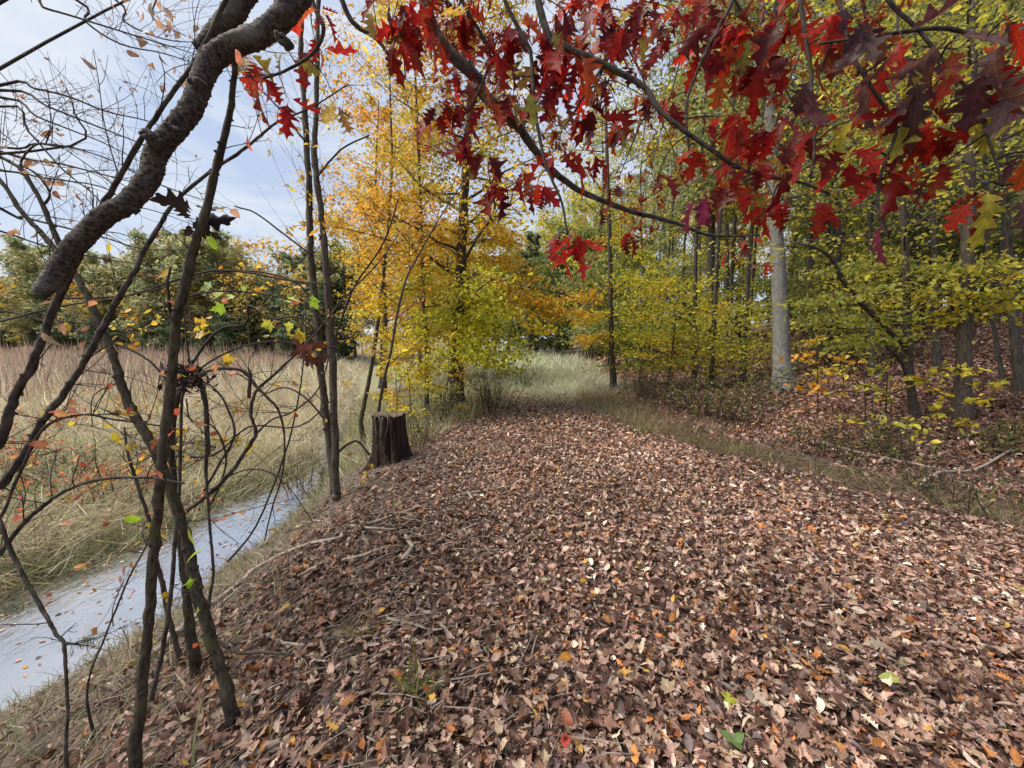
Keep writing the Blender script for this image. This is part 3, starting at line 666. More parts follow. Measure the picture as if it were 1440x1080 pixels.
# understory leaf wall right of the path: small leafy beeches
US = [(897, 545, 2.1, 'bright yellow-green'), (938, 550, 3.0, 'yellow'), (975, 552, 2.2, 'dense yellow-green'), (1005, 530, 3.2, 'tall olive-yellow'), (1040, 538, 2.0, 'pale yellow'),
      (915, 525, 4.4, 'tall golden'), (960, 520, 4.2, 'tall lime'), (1150, 520, 2.6, 'olive'), (1200, 518, 3.0, 'loose green')]
WH = ['closest to the path end', 'beside the path end', 'left of the grey beech', 'in front of the broad grey trunk', 'just left of the grey beech', 'behind the slender trunk', 'in the dim wood left', 'just right of the grey beech', 'deep behind the leaning dark limb']
for i, (px, py, h, lk) in enumerate(US):
    b = G(px, py); rg = np.random.default_rng(300 + i)
    t = np.array([b, b + V3(.1, 0, h * .4), b + V3(rg.normal(0, .15), rg.normal(0, .15), h * .75), b + V3(rg.normal(0, .2), 0, h)])
    pal = [[(.5, .5, .05, 3), (.32, .38, .045, 2)], YELLOW, YGREEN, [(.46, .44, .05, 2), (.56, .5, .05, 2)], [(.64, .56, .1, 2), (.54, .54, .07, 2)], [(.62, .48, .05, 3), (.5, .46, .05, 2)], YGREEN, OLIVE, YGREEN][i]
    tree('understory_tree', f'{lk} understory tree with layered small leaves {WH[i]}', 'tree', t, .022 + .004 * h, pal, 310 + i, crown=(.5, 1.0), span=1.1 + .17 * h, limbs=22, nleaf=int(500 + 420 * h), lsize=.08, bark=B_DARK, rise=.1, twigs=7, r1=.008, tuft=.22, proto=OVLOW)

# saplings with bare thin stems on the slope
for i, (bx, by, tx, ty, pal, nl, lb) in enumerate([(1150, 590, 1146, 470, ORANGE, 160, 'thin sapling with orange leaves right of the grey beech foot'), (1217, 590, 1212, 500, YGREEN, 90, 'thin upright sapling on the slope with few green leaves'),
                                (1245, 590, 1246, 480, YGREEN, 60, 'bare thin stem just left of the forked tree'), (1185, 560, 1184, 480, YGREEN, 40, 'short bare stem on the slope right of the beech'), (1330, 622, 1350, 520, YELLOW, 110, 'low sapling with bright yellow-green leaves before the mossy foot'),
                                (1265, 650, 1266, 600, YGREEN, 60, 'small leafy seedling at the foot of the forked tree'), (1095, 560, 1100, 520, GREEN, 60, 'small green seedling touching the beech foot')]):
    tt = trunk_px((bx, by), [((bx + tx) / 2 + 2, (by + ty) / 2), (tx, ty)])
    tree('sapling', lb, 'sapling', tt, .012, pal, 330 + i, crown=(.3, 1.0), span=.55, limbs=9, nleaf=nl, lsize=.075, bark=B_TWIG, rise=.15, twigs=3, r1=.004, proto=MAPLE if i in (0, 4) else OVLOW, sides=6, tuft=.2, lmat=LEAFV)

# forest masters and their copies
def master(seed, h, r, pal, nl, span, crown0, ls, bark=None, shape='top', rise=.45, limbs=32, label='', cat='tree', name='forest_tree', group=None):
    return tree(name, label, cat, [(0, 0, 0), (.15, .1, h * .35), (-.1, .15, h * .7), (.1, 0, h)], r, pal, seed, crown=(crown0, .98), span=span, limbs=limbs, nleaf=nl, lsize=ls, bark=bark or B_FAR, shape=shape, rise=rise, twigs=6, r1=r * .2, spread=.19, sides=8, tuft=.5, group=group)
KINDS = ['yellow-green', 'olive', 'green', 'golden']
WL = 'tall {} woodland tree standing deep in the wood on the right'
masters = [master(401, 16, .16, YGREEN + OLIVE, 4400, 3.2, 4.5, .16), master(402, 18, .2, OLIVE, 4400, 3.4, 5, .16), master(403, 15, .15, GREEN + OLIVE, 4600, 3.2, 4, .16), master(404, 14, .13, YELLOW, 3800, 3.0, 4, .15)]
rg = np.random.default_rng(55); spots = []; tries = 0
while len(spots) < 56 and tries < 8000:
    tries += 1
    y = rg.uniform(13, 48); x = rg.uniform(4.5, 1.35 * y + 6)
    if x < float(path_r(y)) + 4.0: continue
    b = V3(x, y, float(terr(x, y))); px = 720 + F * x / depth(b)
    if abs(px - 1095) < 25 and y < 20: continue
    if any((x - a) ** 2 + (y - c) ** 2 < 6 for a, c in spots): continue
    spots.append((x, y))
used = [0, 0, 0, 0]
for i, (x, y) in enumerate(spots):
    k = int(rg.choice(4, p=[.46, .2, .1, .24])); z = float(terr(x, y)) - .05
    lb = WL.format(KINDS[k]); gp = f'{KINDS[k]} trees in the wood on the right'; s = rg.uniform(.8, 1.2)
    if used[k] == 0:
        m_ = masters[k]; m_.location = (x, y, z); m_.rotation_euler = (0, 0, rg.uniform(0, 6)); m_['label'] = lb; m_['group'] = gp
    else: dup(masters[k], (x, y, z), rg.uniform(0, 6), (s, s * rg.uniform(.9, 1.15)), lb, gp)
    used[k] += 1
pole = master(405, 13, .075, OLIVE, 1300, 1.9, 5, .13, label='thin dark pole-like tree standing in the wood on the right', group='thin pole trees in the wood on the right', name='pole_tree', limbs=16)
rg = np.random.default_rng(58); first = True; got = 0
while got < 34:
    y = rg.uniform(10.5, 30); x = float(path_r(y)) + rg.uniform(2.2, 1.05 * y); b = V3(x, y, float(terr(x, y)))
    if abs(720 + F * x / depth(b) - 1096) < 26 or any((x - a) ** 2 + (y - c) ** 2 < 1.2 for a, c in spots): continue
    spots.append((x, y)); got += 1; s = rg.uniform(.75, 1.2)
    if first: pole.location = b - V3(0, 0, .05); first = False
    else: dup(pole, b - V3(0, 0, .05), rg.uniform(0, 6), (s, s * rg.uniform(.9, 1.1)))
# shade-filling thicket shrubs deep in the wood
shrub0 = tree('forest_shrub', 'low olive shrub deep in the shade of the wood', 'shrub', [(0, 0, 0), (.1, 0, 1.2), (0, .1, 2.6)], .03, OLIVE + GREEN, 420, crown=(.3, 1), span=1.9, limbs=22, nleaf=2600, lsize=.12, shape='round', rise=.4, r1=.01, group='shrubs in the shade of the wood')
rg = np.random.default_rng(56); first = True
for i in range(26):
    y = rg.uniform(14, 34); x = float(path_r(y)) + rg.uniform(2.5, 1.1 * y); z = float(terr(x, y)) - .05; s = rg.uniform(.8, 1.8)
    if first: shrub0.location = (x, y, z); first = False
    else: dup(shrub0, (x, y, z), rg.uniform(0, 6), (s, s * rg.uniform(.8, 1.3)))

# --- trees closing the end of the clearing
cm = [master(431, 11, .16, GREEN, 9000, 3.6, 1.0, .2, shape='round', name='background_tree'), master(432, 10, .15, CEDAR, 9500, 3.0, .6, .2, shape='cone', rise=.3, name='cedar_tree'),
      master(433, 13, .15, YGREEN, 9000, 4.0, 2.0, .22, name='background_tree'), master(434, 12, .14, RUST, 8000, 3.6, 1.6, .22, name='background_tree'), master(435, 9, .1, YELLOW, 7000, 3, 1.0, .19, name='background_tree')]
CK = ['dense green', 'dark green conical cedar', 'yellow-green', 'rust-brown', 'golden yellow']
cs = [(1, 1.6, 36, 1.15), (0, 3.6, 33, .8), (1, 4.6, 38, 1.25), (0, 7, 36, 1.0), (2, -2, 46, 1.0), (1, 2.8, 46, 1.4), (0, -.5, 50, 1.1), (2, 6, 50, 1.2), (3, 6.0, 30, .6), (4, 7.5, 27, .7),
      (2, 9, 44, 1.2), (0, -5, 48, 1.0), (2, -8, 50, 1.0), (3, -6.5, 42, .8), (4, -3.6, 38, .7), (0, 12, 50, 1.3), (1, 10, 40, 1.2), (0, -11, 52, 1.0), (2, -14, 55, 1.1), (0, 1, 60, 1.3), (2, 4, 62, 1.35), (0, -4, 64, 1.3), (0, 9, 64, 1.5)]
def place(masters, kinds, lst, where, gwhere):
    seen = set()
    for k, x, y, s in lst:
        z = float(terr(x, y)) - .1; lb = f'{kinds[k]} tree {where}'; gp = f'{kinds[k]} trees {gwhere}'
        if k not in seen:
            seen.add(k); m_ = masters[k]; m_.location = (x, y, z); m_.scale = (s, s, s); m_['label'] = lb; m_['group'] = gp
        else: dup(masters[k], (x, y, z), x * 1.7 + y, (s, s), lb, gp)
place(cm, CK, cs, 'closing the far end of the grassy clearing', 'beyond the clearing')
# --- treeline beyond the meadow
fm = [master(441, 13, .2, MUTED, 9000, 5, 1.0, .42, shape='round', limbs=26, name='treeline_tree'), master(442, 10, .2, CEDAR, 8000, 4, .4, .4, shape='round', limbs=26, name='cedar_tree'),
      master(443, 14, .18, MUTED + [(.45, .4, .1, 1.2)], 7500, 5, 1.5, .4, limbs=26, name='treeline_tree'), master(444, 10, .16, RUST, 5000, 4.5, .6, .4, shape='round', limbs=24, name='treeline_tree'), master(445, 13, .13, MUTED + ORANGE, 900, 4.5, 3, .35, bark=B_PALE, limbs=30, name='bare_tree')]
FK = ['olive green rounded', 'low dark green bushy', 'yellow-green', 'rusty orange', 'nearly bare pale-trunked']
rg = np.random.default_rng(57); ls = []
for i in range(46):
    u = i / 45; px = -60 + 560 * u; dd = rg.uniform(66, 84) - 22 * u
    p = P(px, 490, dd); k = int(rg.choice(5, p=[.44, .2, .16, .0, .2]))
    if px < 25: k = 3 if i % 2 else 0
    ls.append((k, p[0], p[1], rg.uniform(.8, 1.15) * (1 + .15 * u)))
for i in range(22):
    u = i / 21; p = P(-50 + 560 * u, 490, 62 - 18 * u + rg.uniform(-2, 2)); ls.append((1 if i % 3 else 4, p[0], p[1], rg.uniform(.35, .55) if i % 3 else rg.uniform(.5, .8)))
place(fm, FK, ls, 'in the treeline across the meadow', 'in the treeline across the meadow')

def sprays(root, lines, pal, n, lsize, seed, sp=(.3, .09), bark=None, hang=-.2, r=.012):
    rg = np.random.default_rng(seed); o = np.array(root.location); T = Tube(); lv = Leaves()
    for i, (pts, d, pl_) in enumerate(lines):
        ln = px_line0(pts, d); T.add(ln, [r, .003], 5, 4, .15, seed + i, cap=False); q = resample(ln, 40)
        k = np.clip((rg.beta(1.5, 1.1, n) * 40).astype(int), 0, 39); c = q[k] + rg.normal(0, 1, (n, 3)) * V3(sp[0], sp[0], sp[1]) * (1 - .4 * (k / 40))[:, None]
        for s in range(12):
            kk = rg.integers(8, 38); T.add([q[kk], q[kk] + rg.normal(0, .5, 3) * V3(sp[0], sp[0], sp[1]) * 1.4 + (q[min(39, kk + 4)] - q[kk])], [.004, .0015], 3, 1, cap=False)
        lv.add(OVLOW, c, rdir(n, rg, hang, .5), rdir(n, rg, .9), lsize * np.exp(rg.normal(0, .25, n)), pick(pl_ or pal, n, rg, .16), rg.normal(.15, .25, n), rg.uniform(0, .4, n), rg.uniform(.9, 1.3, n))
    T.build('branches', bark or B_DARK, root, o); lv.build('lower_leaves', LEAF, root, o)
def px_line0(pts, d):
    d = np.interp(np.linspace(0, 1, len(pts)), np.linspace(0, 1, len(np.atleast_1d(d))), np.atleast_1d(d))
    return np.array([P(x, y, q) for (x, y), q in zip(pts, d)])
OG = [(.7, .44, .04, 3), (.68, .33, .03, 2.4), (.7, .55, .07, 1.5)]; YG = [(.58, .57, .055, 3), (.7, .6, .055, 3), (.38, .44, .055, 1.6)]; YO = [(.7, .57, .055, 3), (.7, .44, .035, 2), (.58, .55, .06, 1)]
dT = depth(t0[0])
sprays(T_BEECH, [([(648, 400), (690, 392), (740, 412), (800, 440), (830, 442)], [dT, dT - 1.0], OG), ([(648, 395), (700, 410), (750, 425), (790, 455)], [dT, dT - .4], OG), ([(646, 420), (690, 425), (730, 440), (770, 470)], [dT, dT - .8], YO),
     ([(645, 440), (690, 455), (720, 475), (735, 505)], [dT, dT - 1.2], YG), ([(645, 450), (680, 470), (700, 500), (715, 525)], [dT, dT - .7], YG), ([(645, 460), (670, 490), (690, 515)], [dT, dT - 1.5], YG), ([(644, 430), (620, 440), (590, 455), (565, 490)], [dT, dT - 1.2], YG),
     ([(644, 460), (610, 470), (580, 490), (555, 500)], [dT, dT - .6], YO), ([(645, 410), (600, 400), (560, 420), (520, 440)], [dT, dT - .8], YO), ([(646, 380), (600, 370), (550, 385), (500, 420)], [dT, dT + .3], OG), ([(648, 350), (610, 330), (560, 340), (500, 370)], [dT, dT - .6], OG),
     ([(648, 370), (690, 360), (720, 370), (750, 395)], [dT, dT - .4], OG), ([(650, 330), (680, 310), (700, 325), (720, 345)], [dT, dT - .5], OG), ([(644, 480), (620, 500), (600, 520), (585, 530)], [dT, dT - .9], YO), ([(645, 440), (660, 450), (668, 480), (660, 510)], [dT, dT - 1.4], YG), ([(650, 290), (610, 270), (560, 280), (520, 300)], [dT, dT - .3], OG), ([(646, 400), (670, 405), (690, 430), (700, 450)], [dT, dT - 1.3], YG)],
     YO, 640, .08, 901, (.34, .08))
d2 = depth(r2[0])
LG = [(.34, .34, .06, 3), (.45, .41, .07, 2), (.25, .28, .06, 2)]; LY = [(.5, .46, .05, 3), (.62, .44, .04, 1.5), (.38, .4, .05, 2)]
sprays(s2, [([(1276, 415), (1230, 405), (1180, 420), (1120, 430)], [d2, d2 - 1], LG), ([(1277, 440), (1230, 450), (1180, 455), (1140, 445)], [d2, d2 - .8], LG), ([(1278, 425), (1320, 415), (1370, 420), (1430, 410)], [d2, d2 - .6], LY), ([(1278, 450), (1330, 455), (1380, 440), (1430, 430)], [d2, d2 - .3], LY),
     ([(1275, 390), (1320, 375), (1370, 380), (1420, 370)], [d2, d2 - .8], LG), ([(1275, 380), (1230, 365), (1190, 375), (1150, 385)], [d2, d2 - .5], LG), ([(1279, 470), (1240, 480), (1200, 480), (1170, 492)], [d2, d2 - .5], LG)], LG, 330, .066, 902, (.26, .06), r=.01)
dr = depth(r1[0])
sprays(R1_TREE, [([(858, 400), (830, 415), (800, 420), (780, 425)], [dr, dr - .4], OG), ([(860, 470), (835, 478), (815, 480)], [dr, dr - .4], OG), ([(859, 440), (835, 445), (815, 455)], [dr, dr], YO), ([(858, 380), (890, 390), (920, 400)], [dr, dr - .6], YG), ([(857, 340), (885, 350), (910, 365)], [dr, dr - .6], YG)], YO, 330, .085, 903, (.3, .12))

# ------------------------------------------------------------------ stump
sb = G(549, 654); sd = depth(sb); stump = thing('tree_stump', 'dark rotten sawn-off tree stump at the left edge of the path', 'stump', sb)
hs = (654 - 581) * sd / F * 1.0; rs = 21 * sd / F
rg = np.random.default_rng(71); NS, NR = 96, 22
bm_v = []; bm_t = []; an = np.arange(NS) / NS * 2 * math.pi
_k = lambda w: np.convolve(np.tile(rg.normal(0, 1, NS), 3), np.ones(w) / w ** .5, 'same')[NS:2 * NS]
flute = .05 * _k(9) + .045 * _k(4) + rg.normal(0, .03, NS)
crack = np.exp(-((an - 4.95) / .09) ** 2) * .3 + np.exp(-((an - 5.35) / .05) ** 2) * .2 + np.exp(-((an - 4.2) / .05) ** 2) * .16
ridge = np.exp(-((an - 5.12) / .1) ** 2) * .14
topj = rg.normal(0, .008, NS) + .012 * np.sin(an * 3) - crack * .12
for j in range(NR):
    t = j / (NR - 1); z = -.08 + (hs + .08) * t
    flare = 1 + .62 * (1 - t) ** 5 * np.clip(.7 + .9 * np.sin(an * 4 + .5), 0, 2) + .14 * (1 - t)
    r = rs * flare * (1 + flute * (1.2 - .5 * t) - crack * (.6 + .4 * t) + ridge * (1.1 - .4 * t) + rg.normal(0, .012, NS))
    zz = z + topj * t
    bm_v.append(np.stack([r * np.cos(an) + .03 * (1 - t), r * np.sin(an), zz], 1)); bm_t.append(np.stack([r * np.cos(an), r * np.sin(an), zz], 1))
T = Tube(); v = np.concatenate(bm_v); idx = np.arange(NS * NR).reshape(NR, NS); nx = np.roll(idx, -1, 1)
T.v = [v]; T.t = [np.concatenate(bm_t)]; T.n = len(v); T.f = [np.stack([idx[:-1].ravel(), nx[:-1].ravel(), nx[1:].ravel(), idx[1:].ravel()], 1)]
T.build('stump_bark', B_STUMP, stump)
T = Tube(); rings = []
for k, q in enumerate([1.0, .8, .5, .2]):
    c = bm_v[-1].copy(); c[:, :2] *= q * (.985); c[:, 2] += -.004 - .05 * (1 - q) + rg.normal(0, .006, NS) * (q < 1); rings.append(c)
v = np.concatenate(rings); idx = np.arange(NS * 4).reshape(4, NS); nx = np.roll(idx, -1, 1)
T.v = [v, np.array([[0, 0, hs - .05]])]; T.t = [v, np.zeros((1, 3))]; T.n = len(v) + 1
T.f = [np.stack([idx[:-1].ravel(), nx[:-1].ravel(), nx[1:].ravel(), idx[1:].ravel()], 1), np.stack([idx[-1], nx[-1], np.full(NS, len(v)), np.full(NS, len(v))], 1)]
T.build('cut_face', B_CUT, stump)
iv = Tube()
for k in range(5):
    a = -1.5 + rg.uniform(-.9, .9); pts = [(rs * 1.06 * math.cos(a + .12 * math.sin(j + k)) , rs * 1.06 * math.sin(a + .12 * math.sin(j + k)), hs * (1.0 - j * .13)) for j in range(4)]
    iv.add(pts, [.004, .002], 4, 2)
iv.build('peeling_strip', B_STICK, stump)

# ------------------------------------------------------------------ foreground thicket
def px_line(pts, d):
    """list of pixels with a depth per point (interpolated from d)"""
    d = np.interp(np.linspace(0, 1, len(pts)), np.linspace(0, 1, len(np.atleast_1d(d))), np.atleast_1d(d))
    return np.array([P(x, y, q) for (x, y), q in zip(pts, d)])
def rooted(line, dx=0, dy=.02):
    p = line[0]; x, y = p[0] + dx, p[1] + dy; z = float(terr(x, y)) - .12
    if z < p[2] - .03: return np.vstack([[x, y, z], line])
    return line
def side_twigs(Tb, line, n, ln, rg, r=.0022, up=.25, u0=.25, forks=2, toward=None):
    ends = []
    for i in range(n):
        u = rg.uniform(u0, 1) * (len(line) - 1); q = np.array([np.interp(u, np.arange(len(line)), line[:, c]) for c in range(3)])
        k = min(int(u), len(line) - 2); tg = unit(line[k + 1] - line[k])
        d = unit(tg * .5 + rg.normal(0, .65, 3) + V3(0, 0, up)); l = ln * rg.uniform(.4, 1.3)
        pts = [q]
        for s in range(4):
            d = unit(d + rg.normal(0, .16, 3)); pts.append(pts[-1] + d * l / 4)
        Tb.add(pts, [r, r * .4], 4, 2, cap=False); ends.append(np.array(pts))
        for f in range(forks):
            b = pts[rg.integers(1, 4)]; d2 = unit(d + rg.normal(0, .6, 3)); l2 = l * rg.uniform(.25, .5)
            e = [b, b + d2 * l2 * .5 + rg.normal(0, .01, 3), b + d2 * l2]; Tb.add(e, [r * .6, r * .3], 3, 2, cap=False); ends.append(np.array(e))
    return ends
def twig_leaves(Lv, ends, n, size, pal, rg, proto=OVATE, hang=-.5):
    if not n: return
    k = rg.integers(0, len(ends), n); u = rg.uniform(.3, 1, n)
    pos = np.array([e[0] * 0 + np.array([np.interp(t * (len(e) - 1), np.arange(len(e)), e[:, c]) for c in range(3)]) for e, t in zip([ends[i] for i in k], u)])
    Lv.add(proto, pos, rdir(n, rg, hang, .6), rdir(n, rg, .3), size * .78 * np.exp(rg.normal(0, .25, n)), pick(pal, n, rg, .15), rg.normal(.25, .35, n), rg.uniform(0, .5, n), rg.uniform(.8, 1.15, n))
PINK = [(.62, .22, .12, 3), (.66, .3, .12, 2), (.55, .12, .06, 1.5), (.6, .4, .1, 1)]
LEMON = [(.62, .47, .05, 3), (.66, .42, .04, 2), (.45, .45, .06, 1)]
LIME = [(.36, .5, .05, 3), (.5, .56, .07, 2)]
DRYL = [(.38, .22, .14, 3), (.45, .3, .2, 2), (.5, .22, .1, 1.5), (.25, .14, .1, 1)]

def stem_thing(name, label, cat, lines, leafy=(), seed=1, twig=(10, .3), leaves=(0, .05, PINK), root=True, bark=B_DARK, rdx=(.0, .02), group=None, extra=None, scl=.62):
    """lines: (pixels bottom first, depths, widths in px, sides)"""
    rg = np.random.default_rng(seed)
    l0 = px_line(lines[0][0], lines[0][1]); twig = (int(twig[0] * 1.6), twig[1])
    if root: l0 = rooted(l0, *rdx)
    o = l0[0]; r = thing(name, label, cat, o, group)
    tw = Tube(); ends = []
    for i, (pts, d, w) in enumerate(lines):
        ln = l0 if i == 0 else px_line(pts, d)
        dm = float(np.mean(np.atleast_1d(d))); rad = np.atleast_1d(w) * dm / F / 2 * float(scl)
        rad = np.interp(np.linspace(0, 1, len(ln)), np.linspace(0, 1, len(rad)), rad)
        if i == 0 and root: rad[0] *= 1.7; rad[1] *= 1.25
        T = Tube(); T.add(ln, rad, 10 if rad.max() > .012 else 6, 6, .1, seed + i, .09)
        # small knots
        for kk in range(int(len(ln) * 1.2) if rad.max() > .01 else 0):
            u = rg.uniform(.1, .95) * (len(ln) - 1); q = np.array([np.interp(u, np.arange(len(ln)), ln[:, c]) for c in range(3)]); rq = float(np.interp(u / (len(ln) - 1), np.linspace(0, 1, len(rad)), rad)) if len(rad) > 1 else float(rad[0])
            dd = unit(rg.normal(0, 1, 3)); T.add([q, q + dd * rq * 1.0, q + dd * rq * 1.7], [rq * .75, rq * .6, rq * .15], 6, 1)
        T.build('stem', bark, r, o)
        ends += side_twigs(tw, ln, max(2, int(twig[0] / len(lines))), twig[1], rg)
    if extra is not None:
        for pts, d, w in extra:
            ln = px_line(pts, d); T = Tube(); T.add(ln, np.atleast_1d(w) * float(np.mean(np.atleast_1d(d))) / F / 2, 5, 4, .15, seed); ends.append(ln)
            ends += side_twigs(T, ln, 3, twig[1] * .6, rg, .0016); T.build('branch', B_TWIG, r, o)
    tw.build('twigs', B_TWIG, r, o)
    lv = Leaves(); any_ = False
    if leaves[0]: twig_leaves(lv, ends, leaves[0], leaves[1], leaves[2], rg); any_ = True
    for (x, y, dd, n, sp, sz, pal, pr) in leafy:
        c = P(x, y, dd); n_ = n; pp = c + rg.normal(0, 1, (n_, 3)) * V3(1, 1, .6) * sp * dd / F
        if n_ >= 3 and ends:
            en = np.array([e[-1] for e in ends]); q = en[int(np.argmin(((en - c) ** 2).sum(1) + 9 * (np.abs((en - CAM) @ FWD - dd) > 1.2)))]
            tn = Tube(); tn.add([q, (q + c) / 2 + rg.normal(0, .04, 3), c], [.003, .002], 4, 4, .1, cap=False)
            for z_ in range(min(n_, 12)): tn.add([c, (c + pp[z_]) / 2 + rg.normal(0, .01, 3), pp[z_]], [.0018, .001], 3, 2, cap=False)
            pp[12:] = pp[rg.integers(0, min(n_, 12), max(0, n_ - 12))] * .72 + c * .28 + rg.normal(0, .02, (max(0, n_ - 12), 3)) if n_ > 12 else pp[12:]
            tn.build('branch', B_TWIG, r, o)
        lv.add(pr, pp, rdir(n_, rg, -.35, .7), unit(rdir(n_, rg) + V3(0, -.5, .6)), sz * np.exp(rg.normal(0, .2, n_)), pick(pal, n_, rg, .13), rg.normal(.2, .3, n_), rg.uniform(0, .4, n_)); any_ = True
    if any_: lv.build('leaves', LEAFV, r, o, smooth=True)
    return r

# main upright sapling
stem_thing('sapling', 'dark upright sapling stem running from the bottom edge up to the broken limb', 'sapling',
    [([(190, 1085), (200, 970), (208, 880), (215, 790), (221, 720), (230, 627), (240, 547), (245, 490), (247, 455), (258, 415), (271, 353), (284, 315), (303, 240), (320, 173), (328, 120), (333, 60), (345, -60)], 1.55, [21, 21, 20, 20, 20, 19, 20, 18, 14, 11, 9])],
    seed=501, twig=(12, .28), leaves=(10, .05, PINK), bark=B_MOSS, leafy=[(300, 340, 1.5, 2, 8, .06, LIME, OVATE), (155, 330, 1.5, 2, 8, .075, LEMON, OVATE), (265, 745, 1.5, 1, 2, .06, LIME, OVATE), (285, 772, 1.5, 1, 2, .06, LIME, OVATE), (270, 812, 1.5, 2, 4, .06, LIME, OVATE), (276, 860, 1.5, 1, 2, .06, LIME, OVATE), (178, 728, 1.5, 1, 2, .06, LIME, OVATE)],
    extra=[([(245, 455), (240, 440), (236, 400), (240, 375)], 1.55, [5, 3])])
stem_thing('sapling', 'mossy curved trunk crossing the paired stems in an X at the left', 'sapling',
    [([(325, 998), (312, 945), (296, 895), (277, 830), (263, 763), (240, 690), (214, 625), (190, 587), (173, 547), (160, 503), (143, 463), (123, 417), (107, 388), (83, 357), (60, 330), (30, 297), (0, 253), (-60, 190)], [1.72, 1.8, 1.85], [20, 22, 22, 21, 19, 18, 16, 15, 13, 11, 9, 8]),
     ([(90, 356), (72, 317), (57, 282), (33, 243), (18, 230), (-30, 205)], 1.83, [12, 9, 8, 6]), ([(60, 290), (70, 272), (52, 245), (34, 235)], 1.83, [6, 4, 3]), ([(33, 243), (30, 225), (52, 203), (75, 205), (100, 207)], 1.83, [5, 3])],
    seed=502, twig=(16, .3), leaves=(26, .06, DRYL), bark=B_MOSS)
stem_thing('sapling', 'straight dark slanting stem at far left leaning up behind the broken limb', 'sapling',
    [([(-40, 720), (0, 620), (20, 560), (43, 517), (63, 467), (83, 417), (101, 380), (130, 318), (167, 250), (200, 193), (233, 143), (263, 103), (292, 55), (330, -30), (350, -90)], 1.45, [18, 18, 16, 15, 14, 10, 9, 9, 9])],
    seed=503, twig=(14, .3), leaves=(14, .055, DRYL), rdx=(-.35, -.2))
stem_thing('sapling', 'thin dark stem slanting right from the left edge to the paired trunks top', 'sapling',
    [([(-40, 730), (0, 684), (27, 650), (60, 593), (87, 557), (110, 523), (133, 483), (150, 450), (170, 413), (190, 380), (200, 357), (227, 313), (247, 283), (293, 243), (333, 217), (367, 190), (393, 170), (440, 150), (490, 118)], [1.5, 1.7, 2.1], [14, 14, 13, 12, 12, 11, 10, 8, 7, 5, 3])],
    seed=504, twig=(14, .3), leaves=(12, .05, DRYL), rdx=(-.35, -.15), leafy=[(130, 600, 1.9, 5, 22, .06, LEMON, OVATE), (75, 450, 1.9, 3, 10, .055, LEMON, OVATE)])
stem_thing('arching_cane', 'arching cane from the left edge bowing over the stream', 'cane',
    [([(-30, 830), (0, 780), (25, 745), (50, 720), (87, 693), (127, 677), (167, 672), (213, 672), (260, 680)], [1.35, 1.5], [10, 9, 7, 4])], seed=505, twig=(8, .2), leaves=(8, .045, PINK), rdx=(-.3, 0))
stem_thing('arching_cane', 'upper arching cane at left with pink leaves dangling over the meadow', 'cane',
    [([(-30, 800), (5, 720), (30, 660), (57, 607), (83, 590), (120, 583), (160, 590), (213, 597), (260, 605)], [1.4, 1.7], [7, 6, 5, 3])], seed=506, twig=(10, .25), leaves=(20, .045, PINK), rdx=(-.35, 0),
    leafy=[(80, 635, 1.9, 6, 25, .05, PINK, OVATE), (60, 590, 1.9, 3, 12, .05, PINK, OVATE)])
stem_thing('bare_sapling', 'bare crooked stem with a short stub at the bottom left corner', 'stem',
    [([(95, 1090), (95, 1003), (93, 953), (90, 907), (78, 890), (63, 863), (37, 817), (13, 770), (0, 735), (-20, 690)], [1.3, 1.35], [6, 6, 7, 8, 9, 9]), ([(90, 907), (98, 905), (106, 906)], 1.33, [6, 5])], seed=507, twig=(5, .15))
stem_thing('bare_sapling', 'slim bare shoot leaning right in front of the stream water', 'stem',
    [([(123, 990), (127, 947), (143, 907), (167, 847), (185, 805), (203, 773), (215, 740)], 2.0, [4, 4, 4, 3])], seed=508, twig=(4, .15), leaves=(0, .04, PINK), leafy=[(170, 825, 2.3, 9, 22, .05, PINK, OVATE)])
stem_thing('sapling', 'mid-brown trunk standing behind the main sapling at the bank foot', 'sapling',
    [([(257, 948), (247, 903), (236, 860), (228, 820), (220, 787), (212, 740), (196, 690), (180, 640), (175, 600)], 2.35, [10, 10, 10, 9, 8, 6, 3])], seed=509, twig=(8, .3), bark=B_BROWN, leaves=(14, .055, LEMON))
stem_thing('sapling', 'stout leaning trunk behind the curved mossy one above the stream', 'sapling',
    [([(268, 890), (262, 830), (255, 770), (250, 720), (243, 660), (243, 600), (250, 560), (262, 530)], 2.15, [17, 16, 15, 13, 11, 9])], seed=510, twig=(10, .3), bark=B_MOSS, leaves=(10, .05, LEMON))
